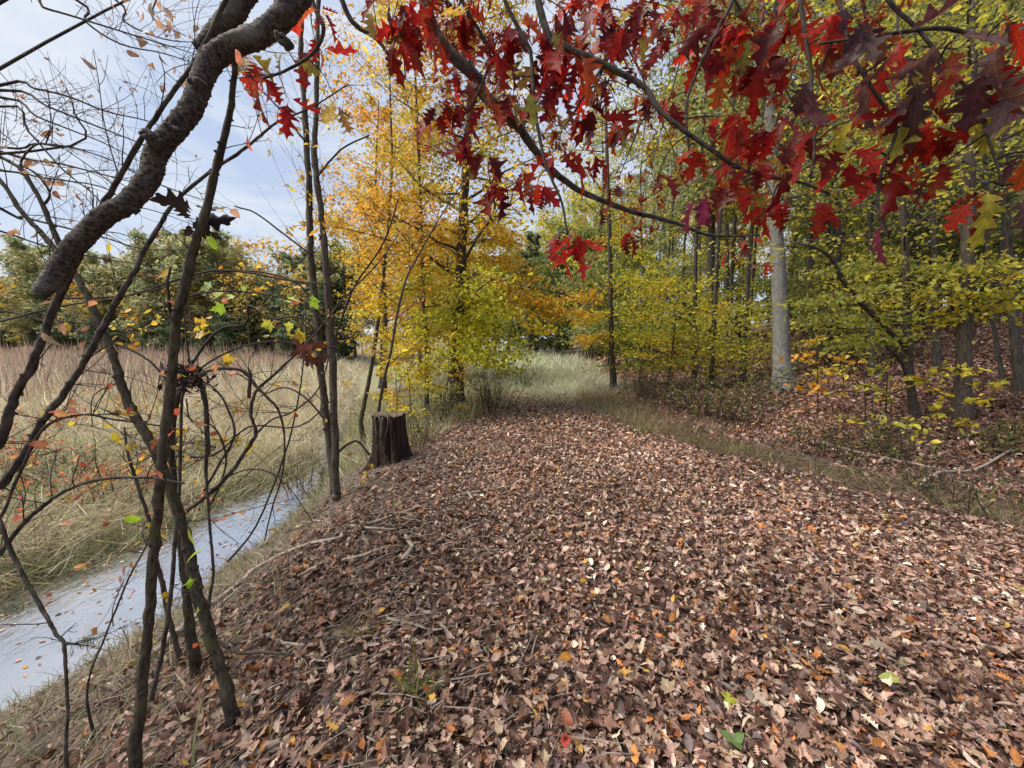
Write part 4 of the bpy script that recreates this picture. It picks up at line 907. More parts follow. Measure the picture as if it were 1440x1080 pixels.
# tangled shrub of arching stems
stem_thing('tangled_shrub', 'tangled shrub of looping dark stems leaning over the bank', 'shrub',
    [([(413, 921), (367, 917), (333, 917), (307, 900), (293, 877), (295, 837), (300, 807), (297, 763), (293, 713), (290, 660), (290, 577), (280, 533)], [1.9, 2.1], [6, 8, 9, 8, 8, 7, 7, 9, 11]),
     ([(258, 722), (287, 700), (313, 677), (333, 653), (353, 623), (360, 610), (353, 580), (357, 557), (367, 543), (393, 520), (417, 497), (443, 470), (467, 440), (483, 420), (530, 372), (560, 330)], [2.1, 2.3], [10, 10, 9, 8, 8, 7, 5, 4, 3]),
     ([(277, 527), (300, 520), (323, 518), (343, 523), (360, 543), (377, 560), (393, 580), (400, 620), (397, 667), (383, 713), (372, 760)], 2.2, [8, 8, 8, 7, 5, 4, 3]),
     ([(360, 610), (383, 590), (410, 580), (440, 557), (455, 530), (463, 500)], 2.2, [5, 4, 3]),
     ([(213, 985), (227, 920), (237, 863), (243, 803), (247, 753), (252, 690), (254, 627), (256, 560), (263, 540)], [1.8, 2.0], [10, 10, 9, 8, 7, 6]),
     ([(287, 690), (310, 650), (330, 610), (318, 570), (300, 545), (270, 520), (258, 440), (250, 400)], 2.1, [6, 5, 4, 3]),
     ([(350, 560), (352, 530), (350, 520)], 2.15, [9, 8, 6]), ([(292, 640), (290, 580), (285, 545), (278, 530)], 2.05, [11, 12, 10]),
     ([(293, 715), (310, 680), (318, 640), (300, 600), (268, 590), (262, 560)], 2.15, [5, 4, 3]),
     ([(320, 670), (350, 660), (380, 665), (410, 690), (440, 735)], 2.4, [4, 3, 2])],
    seed=511, scl=.56, twig=(44, .3), leaves=(46, .05, LEMON + PINK), root=False, leafy=[(240, 630, 2.3, 12, 35, .06, LEMON, OVATE), (330, 620, 2.3, 6, 15, .06, LEMON, OVATE), (200, 680, 2.5, 12, 40, .05, PINK, OVATE), (190, 655, 2.4, 6, 14, .06, LEMON, OVATE)],
    extra=[([(243, 560), (300, 470), (345, 455), (350, 430), (380, 448), (420, 446), (450, 470)], 2.4, [4, 3, 2]), ([(240, 540), (200, 500), (120, 470), (20, 440), (-40, 430)], 2.1, [3, 3, 2]), ([(250, 545), (310, 500), (380, 480), (460, 490), (500, 470)], 2.4, [3, 2]), ([(60, 420), (180, 415), (300, 380), (410, 395), (460, 400)], 2.2, [3, 3, 2]),
           ([(0, 452), (90, 430), (160, 420), (250, 400)], 2.0, [3, 2]), ([(255, 420), (300, 410), (360, 412), (430, 430), (470, 470)], 2.3, [3, 2]), ([(230, 640), (300, 640), (350, 600), (420, 600), (470, 560)], 2.4, [3, 2]), ([(320, 790), (360, 740), (400, 640), (420, 560), (430, 480)], 2.5, [3, 2])])
# dark clump caught in the shrub, hanging curled leaf, dangling pod
def clump(name, label, cat, c, r, n, cols, seed, proto=OVATE, size=.04, mat=LITTER):
    rg = np.random.default_rng(seed); lv = Leaves(); pp = c + rg.normal(0, 1, (n, 3)) * r
    lv.add(proto, pp, rdir(n, rg, -.4), rdir(n, rg), size * np.exp(rg.normal(0, .2, n)), pick(cols, n, rg, .2), rg.normal(.6, .5, n), rg.uniform(0, .8, n))
    o = lv.build(name, mat, None, (0, 0, 0)); return tag(o, label, cat)
DKP = [(.03, .02, .02, 3), (.06, .04, .035, 1)]
clump('leaf_clump', 'black ragged clump of dead leaves caught in the shrub beside the main sapling', 'dead leaves', P(262, 532, 1.95), V3(.05, .035, .026), 240, DKP, 601, OVATE, .024)
clump('curled_leaf', 'curled reddish brown dead leaf hanging on a twig before the paired trunks', 'dead leaf', P(432, 492, 2.2), V3(.012, .012, .018), 9, [(.2, .07, .05, 3), (.28, .1, .07, 1)], 602, OAK, .085)
clump('curled_leaf', 'dark curled dead leaf bunch hanging beside the upper sapling stem', 'dead leaf', P(270, 305, 1.55), V3(.008, .01, .03), 7, DKP, 603, OAK, .09)
# paired trunks
pr = stem_thing('paired_sapling', 'pair of tall thin grey-brown trunks growing together at the bank edge', 'tree',
    [([(474, 700), (472, 680), (470, 593), (467, 510), (462, 427), (457, 353), (452, 300), (443, 233), (443, 190), (445, 150), (447, 20), (448, -120)], 4.3, [15, 13, 12, 12, 12, 11, 10, 10, 9, 8, 7, 6]),
     ([(471, 695), (464, 630), (457, 573), (450, 510), (443, 427), (437, 360), (435, 300), (433, 233), (428, 150), (423, 83), (425, 10), (424, -120)], 4.35, [14, 12, 12, 12, 12, 11, 10, 9, 8, 7, 6])],
    seed=512, scl=.82, twig=(60, .85), leaves=(420, .06, ORANGE), bark=B_BROWN, root=False,
    extra=[([(443, 430), (420, 400), (380, 385), (330, 380), (300, 385)], 4.2, [3, 2]), ([(467, 500), (480, 450), (500, 400), (540, 340), (560, 280)], 4.3, [4, 3, 2]), ([(440, 360), (400, 330), (360, 300), (330, 290)], 4.2, [3, 2]),
           ([(445, 250), (480, 210), (520, 190)], 4.2, [3, 2]), ([(430, 200), (390, 150), (360, 120)], 4.2, [3, 2]), ([(470, 640), (500, 620), (520, 640)], 4.3, [4, 3]), ([(465, 600), (430, 560), (400, 545), (370, 555)], 4.2, [3, 2])],
    leafy=[(340, 412, 3.0, 5, 14, .1, LIME, MAPLE), (400, 420, 3.2, 2, 6, .1, LIME, MAPLE), (435, 423, 3.2, 2, 6, .1, LIME, MAPLE), (410, 465, 3.2, 6, 12, .1, [(.5, .5, .06, 2), (.62, .48, .05, 1)], MAPLE), (310, 505, 3.2, 3, 7, .09, LEMON, MAPLE),
           (205, 460, 4.5, 34, 32, .07, ORANGE, OVATE), (385, 395, 4.4, 26, 22, .07, ORANGE, OVATE), (270, 458, 3.6, 9, 10, .08, LEMON, MAPLE), (230, 715, 5.2, 46, 55, .06, PINK, OVATE), (90, 650, 4.4, 40, 46, .06, PINK, OVATE), (300, 735, 5.2, 26, 40, .06, PINK, OVATE)])

# ------------------------------------------------------------------ bare tree whose fine twigs reach in at upper left
bt = thing('bare_tree', 'fine nearly bare twigs reaching in from the left across the pale sky', 'tree', (-4.1, 1.2, float(terr(-4.1, 1.2))))
o = np.array(bt.location); o = V3(-4.1, 1.2, float(terr(-4.1, 1.2)))
T = Tube(); T.add([o - V3(0, 0, .2), o + V3(.02, 0, 2), o + V3(-.05, .1, 4), o + V3(.1, .1, 6.5)], [.12, .1, .08, .04], 10, 6, .05, 3); T.build('trunk', B_BROWN, bt, o)
rg = np.random.default_rng(81); tw = Tube(); ends = []
TL = [[(20, -8), (60, 10), (93, 20), (167, 43), (233, 63), (277, 77)], [(0, 120), (50, 125), (100, 137), (150, 157), (207, 170), (250, 190)], [(0, 127), (67, 150), (117, 170), (160, 187), (200, 203), (250, 230)],
      [(0, 137), (50, 163), (100, 183), (150, 203), (230, 245)], [(0, 207), (50, 202), (100, 207), (150, 223), (190, 240)], [(0, 213), (83, 230), (150, 247), (210, 262)], [(0, 293), (33, 305), (100, 322), (150, 335), (200, 350), (260, 352)],
      [(100, -5), (120, 30), (170, 62), (230, 75), (290, 95)], [(150, -10), (175, 30), (230, 55), (285, 60)], [(200, -10), (215, 25), (260, 50)], [(0, 150), (40, 185), (90, 240), (130, 270)], [(100, 205), (105, 160), (92, 120)], [(0, 240), (60, 250), (140, 262), (180, 285)], [(0, 325), (60, 345), (150, 365), (230, 375)]]
for i, pts in enumerate(TL):
    dd = 2.5 + .1 * (i % 5); ln = px_line(pts, dd); hub = o + V3(.02, .05, 2.2 + .38 * (i % 9))
    mid = (hub + ln[0]) / 2 + V3(0, 0, .12); full = np.vstack([hub, mid, ln])
    tw.add(full, [.02, .012, .0075, .006, .0045, .002], 5, 4, .1, i, cap=False); ends.append(ln)
    ends += side_twigs(tw, ln, 9, .42, rg, .002, .3, 0, 3)
tw.build('twigs', B_TWIG, bt, o)
lv = Leaves(); twig_leaves(lv, ends, 210, .03, DRYL, rg)
for (x, y, n, sp) in [(178, 74, 1, 2), (213, 95, 1, 2), (228, 120, 1, 2), (75, 250, 5, 14), (15, 322, 3, 8), (40, 325, 2, 6), (85, 275, 4, 10), (225, 30, 22, 26), (50, 235, 4, 8)]:
    pp = P(x, y, 2.5) + rg.normal(0, 1, (n, 3)) * sp * 2.5 / F
    lv.add(OVATE, pp, rdir(n, rg, -1.2, .5), rdir(n, rg), .058 * np.exp(rg.normal(0, .2, n)), pick(DRYL, n, rg), .4, .4)
lv.build('leaves', LEAFV, bt, o, smooth=True)

# ------------------------------------------------------------------ red oak overhead
ob = V3(1.3, -2.6, 0); ob[2] = float(terr(1.3, -2.6))
ro = thing('red_oak', 'red oak whose branches of large crimson lobed leaves hang across the top of the view', 'tree', ob)
T = Tube(); T.add([ob - V3(0, 0, .2), ob + V3(0, .05, 1.5), ob + V3(.05, .1, 3.6), ob + V3(0, .2, 6), ob + V3(.1, .2, 9)], [.26, .2, .18, .14, .06], 14, 6, .03, 5, .03); T.build('trunk', B_BROWN, ro, ob)
def lower(ln, z): return ob + V3(.03, .1, z)
def branch(name, pts, d, w, hubz, label=None, bark=B_DARK, sides=9, via=None, sub_=5, jag_=.025):
    ln = px_line(pts, d); v1 = ln[0] + unit(ln[0] - ln[1]) * .45 + V3(.05, -.1, .25); full = np.vstack([lower(ln, hubz + .8), (lower(ln, hubz + .8) + v1) / 2 + V3(0, 0, .5), v1, ln])
    T = Tube(); dm = float(np.mean(np.atleast_1d(d))); rad = np.atleast_1d(w) * dm / F / 2
    rfull = np.concatenate([[max(rad[0] * 1.6, .02)] * (len(full) - len(ln)), np.interp(np.linspace(0, 1, len(ln)), np.linspace(0, 1, len(rad)), rad)])
    T.add(full, rfull, sides, sub_, .06 if sub_ < 9 else 0, int(d if np.isscalar(d) else d[0] * 100), jag_); b = T.build(name, bark, ro, ob)
    if label: b['label'] = label
    return ln, T
lines = []
limb, T_ = branch('broken_limb', [(440, -60), (408, 10), (372, 45), (333, 62), (300, 82), (284, 112), (270, 150), (243, 186), (220, 215), (210, 250), (180, 285), (150, 302), (120, 330), (95, 358), (78, 386), (62, 406), (53, 418)], [1.5, 1.4, 1.3, 1.25], [34, 32, 30, 30, 28, 27, 26, 26, 25, 24, 24, 23, 22, 21, 12], 4.2, 'thick dark rough limb slanting down left to a blunt broken end', B_LIMB, 30, sub_=16, jag_=.055)
LIMB_OB = [c for c in ro.children if c.name.startswith('broken_limb')][0]
for (x, y, r_) in [(213, 196, .022), (208, 192, .02), (275, 118, .02), (150, 300, .02), (395, 55, .02), (240, 180, .012), (180, 292, .014), (98, 350, .02)]:
    q = P(x, y, 1.3); kb = Tube(); kb.add([q + V3(.016, .02, -.01), q + V3(-.004, 0, .004), q + V3(-.014, -.012, .01)], [r_ * .9, r_ * .8, r_ * .35], 12, 3, .2, x, .1); kb.build('knot', B_LIMB, LIMB_OB, ob)
l2, _ = branch('limb', [(365, -60), (340, -5), (325, 22), (308, 45), (295, 60), (282, 72)], [1.55, 1.5], [30, 28, 27, 22], 4.4, None, B_LIMB, 28, sub_=16, jag_=.055)
BR = [([(590, -60), (600, 10), (620, 60), (667, 107), (683, 137), (710, 160), (730, 180), (753, 213), (773, 237), (813, 267), (850, 283), (887, 297), (930, 308), (960, 317), (993, 330), (1030, 332), (1067, 330)], [2.2, 2.4, 2.9], [17, 16, 15, 13, 10, 8, 7, 6, 4, 3], 4.0),
      ([(752, -60), (757, 0), (770, 47), (787, 63), (827, 80), (867, 100), (907, 123), (925, 152), (960, 182), (1000, 210), (1040, 237), (1073, 247), (1127, 257), (1167, 273)], [1.6, 1.5, 1.4], [11, 11, 10, 9, 8, 7, 6, 5, 4, 3], 3.6),
      ([(700, -60), (710, 0), (740, 60), (747, 80), (752, 150), (763, 215), (775, 250), (790, 285), (798, 330)], [1.6, 1.6], [6, 6, 5, 4, 3], 3.7),
      ([(1122, -60), (1126, 0), (1131, 40), (1140, 100), (1142, 150), (1146, 200), (1140, 250)], [1.25, 1.2], [6, 6, 5, 4, 3], 3.3),
      ([(475, -40), (483, 5), (500, 35), (530, 55), (552, 86), (570, 110)], [2.0, 2.1], [8, 7, 5, 3], 4.3),
      ([(1500, -60), (1440, 40), (1400, 55), (1330, 40), (1270, 45), (1200, 55), (1150, 62)], [1.0, 1.05], [7, 6, 5, 3], 3.2),
      ([(1240, -60), (1250, 0), (1290, 40), (1330, 90), (1370, 140), (1395, 210), (1410, 262)], [1.05, 1.0], [6, 5, 4, 3], 3.2),
      ([(900, -60), (905, 0), (880, 40), (850, 90), (830, 120), (800, 170)], [1.9, 2.0], [6, 5, 4, 3], 3.9),
      ([(1040, -60), (1030, 0), (1010, 40), (985, 90), (965, 150), (970, 220)], [1.5, 1.5], [6, 5, 4, 3], 3.6),
      ([(1180, -60), (1185, 20), (1200, 80), (1230, 130), (1260, 180), (1240, 240), (1235, 300), (1250, 335)], [1.15, 1.1], [5, 5, 4, 3], 3.3),
      ([(430, -60), (440, 5), (455, 40), (440, 75), (400, 100), (370, 110)], [1.9, 1.9], [8, 6, 4, 3], 4.3),
      ([(640, -60), (650, 0), (672, 40), (690, 80), (668, 140), (650, 165)], [2.0, 2.1], [6, 5, 4, 3], 4.0),
      ([(690, 180), (670, 200), (668, 230), (690, 260), (715, 290)], [2.3, 2.2], [4, 4, 3], 3.6)]
lines = []
for i, (pts, d, w, hz) in enumerate(BR):
    if i == 12:
        ln = px_line(pts, d)
    else: ln, _ = branch('branch', pts, d, w, hz)
    lines.append(ln)
allp = np.concatenate([resample(l, 40) for l in lines] + [limb[:2]])
CL = [(345, 95, 2.0, 5, .13), (405, 92, 1.9, 2, .12), (372, 122, 1.9, 3, .13), (403, 160, 1.9, 2, .15), (443, 78, 2.1, 4, .13), (472, 165, 2.1, 3, .15), (450, 35, 1.9, 4, .12), (405, 8, 1.9, 3, .12), (560, 80, 1.8, 6, .15), (585, 55, 1.9, 4, .14), (560, 20, 1.8, 4, .14), (525, 25, 1.9, 2, .13), (610, 15, 1.9, 4, .14), (655, 25, 2.0, 6, .14),
      (705, 95, 2.0, 6, .15), (730, 60, 2.0, 5, .14), (695, 60, 2.0, 4, .14), (760, 100, 2.0, 5, .14), (780, 75, 2.0, 4, .14), (665, 125, 2.1, 3, .13), (640, 165, 2.1, 4, .13), (618, 170, 2.1, 2, .13), (660, 222, 2.0, 3, .13), (690, 235, 2.0, 4, .13), (715, 150, 2.1, 4, .14), (695, 275, 1.9, 4, .15), (735, 262, 2.0, 3, .12), (768, 292, 2.0, 3, .11),
      (785, 235, 2.0, 4, .14), (835, 235, 1.9, 4, .13), (868, 200, 1.9, 2, .13), (868, 278, 1.9, 2, .12), (808, 345, 1.45, 4, .13), (812, 368, 1.45, 2, .14), (925, 268, 1.8, 3, .12), (902, 155, 1.8, 4, .12), (820, 125, 2.1, 5, .13), (840, 30, 2.0, 5, .14), (900, 15, 1.9, 5, .14), (955, 25, 1.8, 5, .14), (995, 20, 1.6, 4, .14), (930, 65, 1.8, 4, .13), (1012, 45, 1.5, 5, .14),
      (1060, 60, 1.4, 5, .15), (1085, 95, 1.4, 5, .15), (1045, 105, 1.5, 4, .14), (985, 90, 1.6, 3, .13), (1030, 85, 1.5, 2, .14), (1010, 185, 1.5, 3, .13), (1040, 185, 1.4, 5, .13), (1075, 195, 1.4, 4, .13), (1105, 185, 1.3, 3, .13), (978, 225, 1.5, 2, .11), (985, 290, 1.4, 3, .14), (1058, 285, 1.5, 4, .12), (1030, 265, 1.6, 3, .12), (1130, 200, 1.25, 3, .13), (1160, 305, 1.4, 3, .12),
      (1150, 130, 1.1, 2, .14), (1215, 60, 1.0, 4, .15), (1240, 110, 1.1, 2, .15), (1270, 75, 1.0, 3, .14), (1300, 115, 1.05, 3, .13), (1340, 80, .95, 3, .15), (1385, 100, .95, 4, .15), (1425, 45, .95, 3, .15), (1300, 160, 1.1, 3, .13), (1290, 205, 1.15, 4, .13), (1200, 190, 1.1, 2, .14), (1195, 240, 1.15, 3, .14), (1270, 255, 1.2, 2, .12), (1320, 185, 1.1, 2, .13), (1385, 185, 1.05, 3, .13), (1330, 250, 1.15, 2, .11),
      (1380, 285, 1.0, 4, .15), (1425, 282, 1.0, 3, .14), (1255, 345, 1.0, 1, .14), (1440, 235, 1.0, 2, .12), (1180, 25, 1.15, 4, .14), (1125, 15, 1.3, 4, .14), (1160, 75, 1.2, 3, .14), (1430, 140, .95, 3, .14), (1100, 40, 1.3, 4, .14), (870, 60, 1.9, 3, .13)]
rgc = np.random.default_rng(90)
for q_ in range(38):
    l_ = lines[int(rgc.choice([0, 0, 1, 1, 1, 2, 7, 8, 8, 11]))]; l_ = resample(l_, 30); pt = l_[rgc.integers(3, 30)] + rgc.normal(0, .09, 3)
    rel = pt - CAM; dd = rel.dot(FWD); CL.append((720 + F * rel[0] / dd, 540 - F * rel.dot(UP) / dd + 30, dd, int(rgc.integers(2, 5)), .125))
for q_ in range(16):
    CL.append((rgc.uniform(560, 1010), rgc.uniform(0, 110), rgc.uniform(1.7, 2.1), int(rgc.integers(3, 6)), .14))
rg = np.random.default_rng(91); big = Leaves(); tw = Tube()
REDB = [(.32, .016, .012, 3), (.44, .03, .014, 3), (.14, .008, .01, 2.5), (.5, .09, .02, .7), (.24, .2, .03, .3)]
PURP = [(.11, .055, .06, 3), (.08, .025, .03, 2), (.15, .09, .085, 1)]  # purple-grey sky reflection on glossy leaf tops, put into the leaf colour
for i, (x, y, d, n, s) in enumerate(CL):
    c = P(x, y - 22, d); j = int(np.argmin(((allp - c) ** 2).sum(1))); q = allp[j]
    L_ = np.linalg.norm(c - q)
    if L_ > .02: tw.add([q, (q + c) / 2 + V3(0, 0, .1 * L_) + rg.normal(0, .05 * L_, 3), c], [.0035, .002], 4, 4, .2, i, cap=False)
    n = n + 1 if n > 1 else n
    a = rg.uniform(0, 6.28) + np.arange(n) * 6.28 / n + rg.normal(0, .3, n)
    ax = np.stack([np.cos(a) * .6, np.sin(a) * .5, -rg.uniform(.15, 1.5, n)], 1)
    nr = np.stack([np.cos(a) * .5, np.sin(a) * .5 - .3, np.full(n, .65)], 1) + rg.normal(0, .5, (n, 3))
    sz = s * np.exp(rg.normal(0, .22, n)) * float(np.interp(x, [700, 1000, 1250, 1440], [.86, .76, .68, .58]))
    col = pick(REDP if x < 960 else REDB, n, rg, .22)
    if x > 1130:
        m_ = rg.random(n) < (.85 if (x, y) in ((1340, 80), (1385, 100), (1215, 60), (1270, 75), (1430, 140), (1150, 130)) else .25); col[m_] = pick(PURP, int(m_.sum()), rg)
        if rg.random() < .3: col[0] = (.42, .38, .05)
    elif rg.random() < .12: col[0] = [(.32, .3, .05), (.5, .3, .05), (.2, .2, .05)][int(rg.integers(3))]
    if y in (345, 368): col[:] = pick([(.45, .02, .015, 2), (.3, .012, .012, 1)], n, rg)
    if (x, y) in ((472, 165), (525, 25)): col[:] = pick([(.42, .3, .08, 1), (.3, .18, .06, 1)], n, rg)
    if (x, y) in ((985, 290), (1255, 345)): col[:] = pick([(.22, .03, .07, 1)], n, rg)
    pos = c + unit(ax) * (.22 * sz)[:, None] + rg.normal(0, .012, (n, 3))
    for z_ in range(n):
        big.add(OAKS[int(rg.integers(len(OAKS)))], pos[z_:z_ + 1], ax[z_], nr[z_], sz[z_], col[z_], rg.normal(.4, .4), rg.uniform(.0, .85), rg.uniform(.75, 1.15), twist=float(rg.normal(0, .35)))
big.build('leaves', REDLEAF, ro, ob, smooth=True)
# the higher, farther part of the same crown: smaller looking red and russet leaves
hi = Leaves()
for bnum, (x0, y0, x1, y1, d) in enumerate([(560, -80, 820, 210, 4.2), (800, -80, 960, 240, 4.6), (1000, -80, 900, 290, 5.0), (1100, -80, 1050, 300, 4.6), (1200, -60, 1250, 200, 4.0), (680, -80, 640, 140, 4.4), (880, -80, 800, 120, 5.2), (1000, -60, 1160, 230, 5.0)]):
    ln = np.array([lower(None, 6 + .3 * bnum), P(x0, y0 - 40, d * .8), P(x0, y0, d), P((x0 + x1) / 2 + rg.normal(0, 20), (y0 + y1) / 2, d * 1.03), P(x1, y1, d * 1.06)])
    tw.add(ln, [.04, .025, .018, .01, .004], 6, 5, .1, bnum, cap=False)
    ends = side_twigs(tw, ln[2:], 26, .75, rg, .004, -.1, 0, 2)
    twig_leaves(hi, ends, 400, .095, [(.3, .05, .02, 3), (.4, .13, .03, 2), (.22, .02, .015, 2), (.4, .25, .04, 1.3)], rg, OAKLOW, -.7)
hi.build('upper_leaves', LEAF, ro, ob)
tw.build('twigs', B_TWIG, ro, ob)

# ------------------------------------------------------------------ sticks, tufts and single fallen leaves
def stick(label, pts, w, off=.03, bark=B_STICK, fork=None):
    ln = np.array([G(x, y, off) for x, y in pts]); d = np.mean([depth(p) for p in ln])
    T = Tube(); T.add(ln, np.atleast_1d(w) * d / F / 2, 7, 4, .15, int(pts[0][0]), .08)
    if fork: fl = np.array([G(x, y, off) for x, y in fork]); T.add(fl, [w[0] * d / F / 2 * .8, w[-1] * d / F / 2 * .6], 6, 3, .15)
    return tag(T.build('fallen_branch', bark), label, 'stick')
stick('long grey fallen branch slanting up the bank from the leaning trunks', [(215, 930), (267, 884), (333, 832), (367, 803), (420, 778), (480, 765)], [9, 8, 6, 4], .05)
stick('thick pale stick at the bottom edge below the moss', [(340, 1082), (362, 1070), (385, 1058), (412, 1047)], [12, 11, 9], .03)
stick('pale forked stick lying on the path left side', [(566, 793), (574, 782), (580, 774), (573, 765), (570, 755)], [6, 5], .03, fork=[(580, 774), (572, 790)])
stick('long thin pole across the bank toward the path', [(500, 748), (560, 728), (620, 708), (680, 694), (722, 688)], [4, 4, 3])
stick('straight bleached stick right of the forked one', [(612, 768), (640, 755), (674, 741)], [5, 4, 3])
stick('pair-like thin stick low on the bank under the long branch', [(235, 905), (262, 893), (300, 870), (330, 845)], [5, 4, 3], .06)
stick('dark wet stick pointing down at the mossy trunk foot', [(305, 1035), (330, 1005), (355, 985)], [6, 4])
stick('curved brown stick on the bank above the dark wet one', [(370, 895), (400, 912), (440, 916), (470, 905)], [6, 4])
stick('short tan stick among leaves left of the grass tuft', [(478, 1000), (505, 985), (522, 980)], [7, 5])
stick('slim branch below the stump pointing to the path', [(545, 775), (500, 790), (455, 800), (420, 815)], [6, 5, 4])
stick('thin crossing twig beneath the stump', [(440, 735), (500, 745), (560, 750)], [4, 3])
stick('grey branch lying at the shady foot of the hillside', [(1150, 625), (1200, 640), (1270, 655), (1330, 668)], [5, 4, 3], .05)
stick('bent grey branch on the brush pile by the hillside', [(1290, 690), (1320, 672), (1370, 668), (1420, 640)], [5, 4, 3], .06)
stick('short dark branch on the leafy slope at right', [(1235, 655), (1262, 640), (1300, 628)], [5, 3], .05)
stick('thin wand on the path between fallen leaves', [(1150, 905), (1200, 915), (1262, 940)], [4, 3])
stick('grey bent twig left of the yellow-green fallen leaf', [(545, 878), (580, 885), (612, 893), (640, 888)], [5, 3])
def tuft(label, px, n, ln, spread, pal, seed, level=None):
    c = G(*px) if level is None else CAM + (P(px[0], px[1], 1) - CAM) * ((level - 1.6) / (P(px[0], px[1], 1) - CAM)[2]); rg = np.random.default_rng(seed); lv = Leaves()
    x = c[0] + rg.normal(0, spread, n); y = c[1] + rg.normal(0, spread, n); z = terr(x, y) - .01 if level is None else np.full(n, level)
    d = rg.normal(0, .75, (n, 3)); d[:, 2] = 1
    lv.add(BLADE, np.stack([x, y, z], 1), d, rdir(n, rg), ln * np.exp(rg.normal(0, .25, n)), pick(pal, n, rg, .15), rg.uniform(.2, .8, n), 0, .05)
    return tag(lv.build('grass_tuft', GRASS), label, 'grass tuft')
GT = [(.22, .24, .06, 3), (.35, .32, .1, 2), (.15, .18, .045, 2)]
MOSS = [(.13, .16, .03, 3), (.2, .22, .045, 2), (.09, .11, .025, 2)]
tuft('grass tuft of long arching blades among near leaves', (588, 975), 70, .13, .03, GT, 1)
tuft('low green moss patch at the bottom left of the path', (500, 1030), 420, .022, .045, MOSS, 2)
tuft('mossy green patch on the bank below the pale forked stick', (538, 822), 420, .03, .06, MOSS, 3)
tuft('small moss patch in the middle of the path', (722, 776), 260, .03, .05, MOSS, 4)
tuft('long mossy streak on the bank left of the path', (432, 880), 600, .025, .09, MOSS, 15)
tuft('faint moss film under the long thin pole', (590, 742), 300, .025, .1, MOSS, 16)
tuft('thin grass tuft left of the fallen branch end', (655, 640), 60, .1, .09, GT, 17)
WEEDP = [(.07, .09, .035, 3), (.13, .15, .06, 2), (.22, .21, .11, 1)]
for i, (px, n_, s_, lb) in enumerate([((15, 860), 260, .1, 'dark wet weed mat in the stream at the left edge'), ((35, 775), 240, .1, 'dark green weed clump at the far bank of the stream'), ((110, 775), 120, .07, 'small dark weed clump in the water by the far bank'), ((255, 735), 140, .08, 'weed clump in the stream behind the leaning trunks'), ((120, 905), 110, .06, 'dark debris clump at the near water edge')]):
    tuft(lb, px, n_, .07, s_, WEEDP, 60 + i, WZ + .02)
tuft('yellowish grass tuft on the bank brow', (508, 893), 60, .1, .05, GT, 5)
tuft('mossy mound by the mossy trunk foot', (345, 1010), 300, .025, .035, MOSS, 6)
tuft('green patch of moss on the low bank beside the water', (190, 1040), 420, .03, .05, MOSS, 7)
tuft('bright green grass tuft on the bank beside the far stream', (420, 735), 120, .1, .09, GT, 8)
tuft('small grass tuft on the verge below the slope', (905, 610), 120, .12, .1, GT, 9)
def leafon(label, px, size, col, proto, a, seed, curl=.2):
    c = G(px[0], px[1], .05); rg = np.random.default_rng(seed); lv = Leaves()
    ax = V3(math.cos(a), math.sin(a), .1); nr = V3(rg.normal(0, .2), -.35, 1)
    lv.add(proto, c[None] - ax * size * .5, ax[None], nr[None], size, np.array(col)[None], curl, .25)
    return tag(lv.build('fallen_leaf', LEAFV, smooth=True), label, 'leaf')
leafon('broad yellow-green fallen leaf on the right side of the path', (1250, 967), .085, (.5, .56, .16), OVATE, 2.9, 1)
leafon('bright green-yellow lobed fallen leaf near the bottom centre right', (1024, 992), .07, (.5, .52, .06), MAPLE, 1.2, 2)
leafon('orange fallen leaf lying flat in the near centre of the path', (797, 937), .075, (.6, .26, .04), OVATE, .2, 3)
leafon('golden orange fallen leaf in the middle of the path', (820, 826), .07, (.6, .33, .06), OVATE, 1.0, 4)
leafon('pale oak leaf with narrow lobes near the bottom right centre', (1066, 998), .085, (.58, .48, .36), OAK, 2.2, 5)
leafon('pinkish tan rounded fallen leaf below the pale narrow oak leaf', (1128, 1042), .09, (.46, .3, .22), OVATE, .6, 6)
leafon('white-tan star shaped fallen leaf right of the path middle', (1232, 918), .1, (.56, .45, .32), OAK, 2.8, 7)
leafon('tan broad fallen leaf near the bottom centre', (935, 975), .085, (.5, .38, .24), MAPLE, 1.7, 8)
leafon('bright red fallen leaf standing at the bottom centre', (795, 1058), .07, (.5, .07, .04), OVATE, 1.5, 9)
leafon('red-brown glossy fallen leaf near the bottom centre', (797, 1024), .075, (.36, .1, .04), OVATE, -.9, 10)
leafon('pale yellow fallen leaf low on the far right', (1437, 838), .085, (.55, .4, .12), MAPLE, .3, 11)
leafon('lime green small leaf on the path above the orange one', (766, 825), .05, (.5, .58, .25), OVATE, .3, 12)
leafon('orange-brown fallen leaf at the right bottom edge', (1238, 1064), .08, (.48, .2, .05), OVATE, .1, 13)
g = thing('seedling', 'small three-leaved green seedling at the bottom edge of the path', 'seedling', G(1030, 1062))
lv = Leaves(); c = np.array(G(1030, 1062)); ax = np.array([(-.5, .3, .35), (.55, .1, .35), (0, -.6, .4)])
lv.add(OVATE, np.repeat((c + V3(0, 0, .05))[None], 3, 0), ax, np.repeat(V3(0, -.5, 1)[None], 3, 0), .055, pick([(.2, .3, .1)], 3), .2, .2); lv.build('leaves', LEAFV, g, c)
T = Tube(); T.add([c - V3(0, 0, .02), c + V3(.003, 0, .025), c + V3(0, 0, .05)], [.0015, .001], 5, 2); T.build('stem', B_TWIG, g, c)

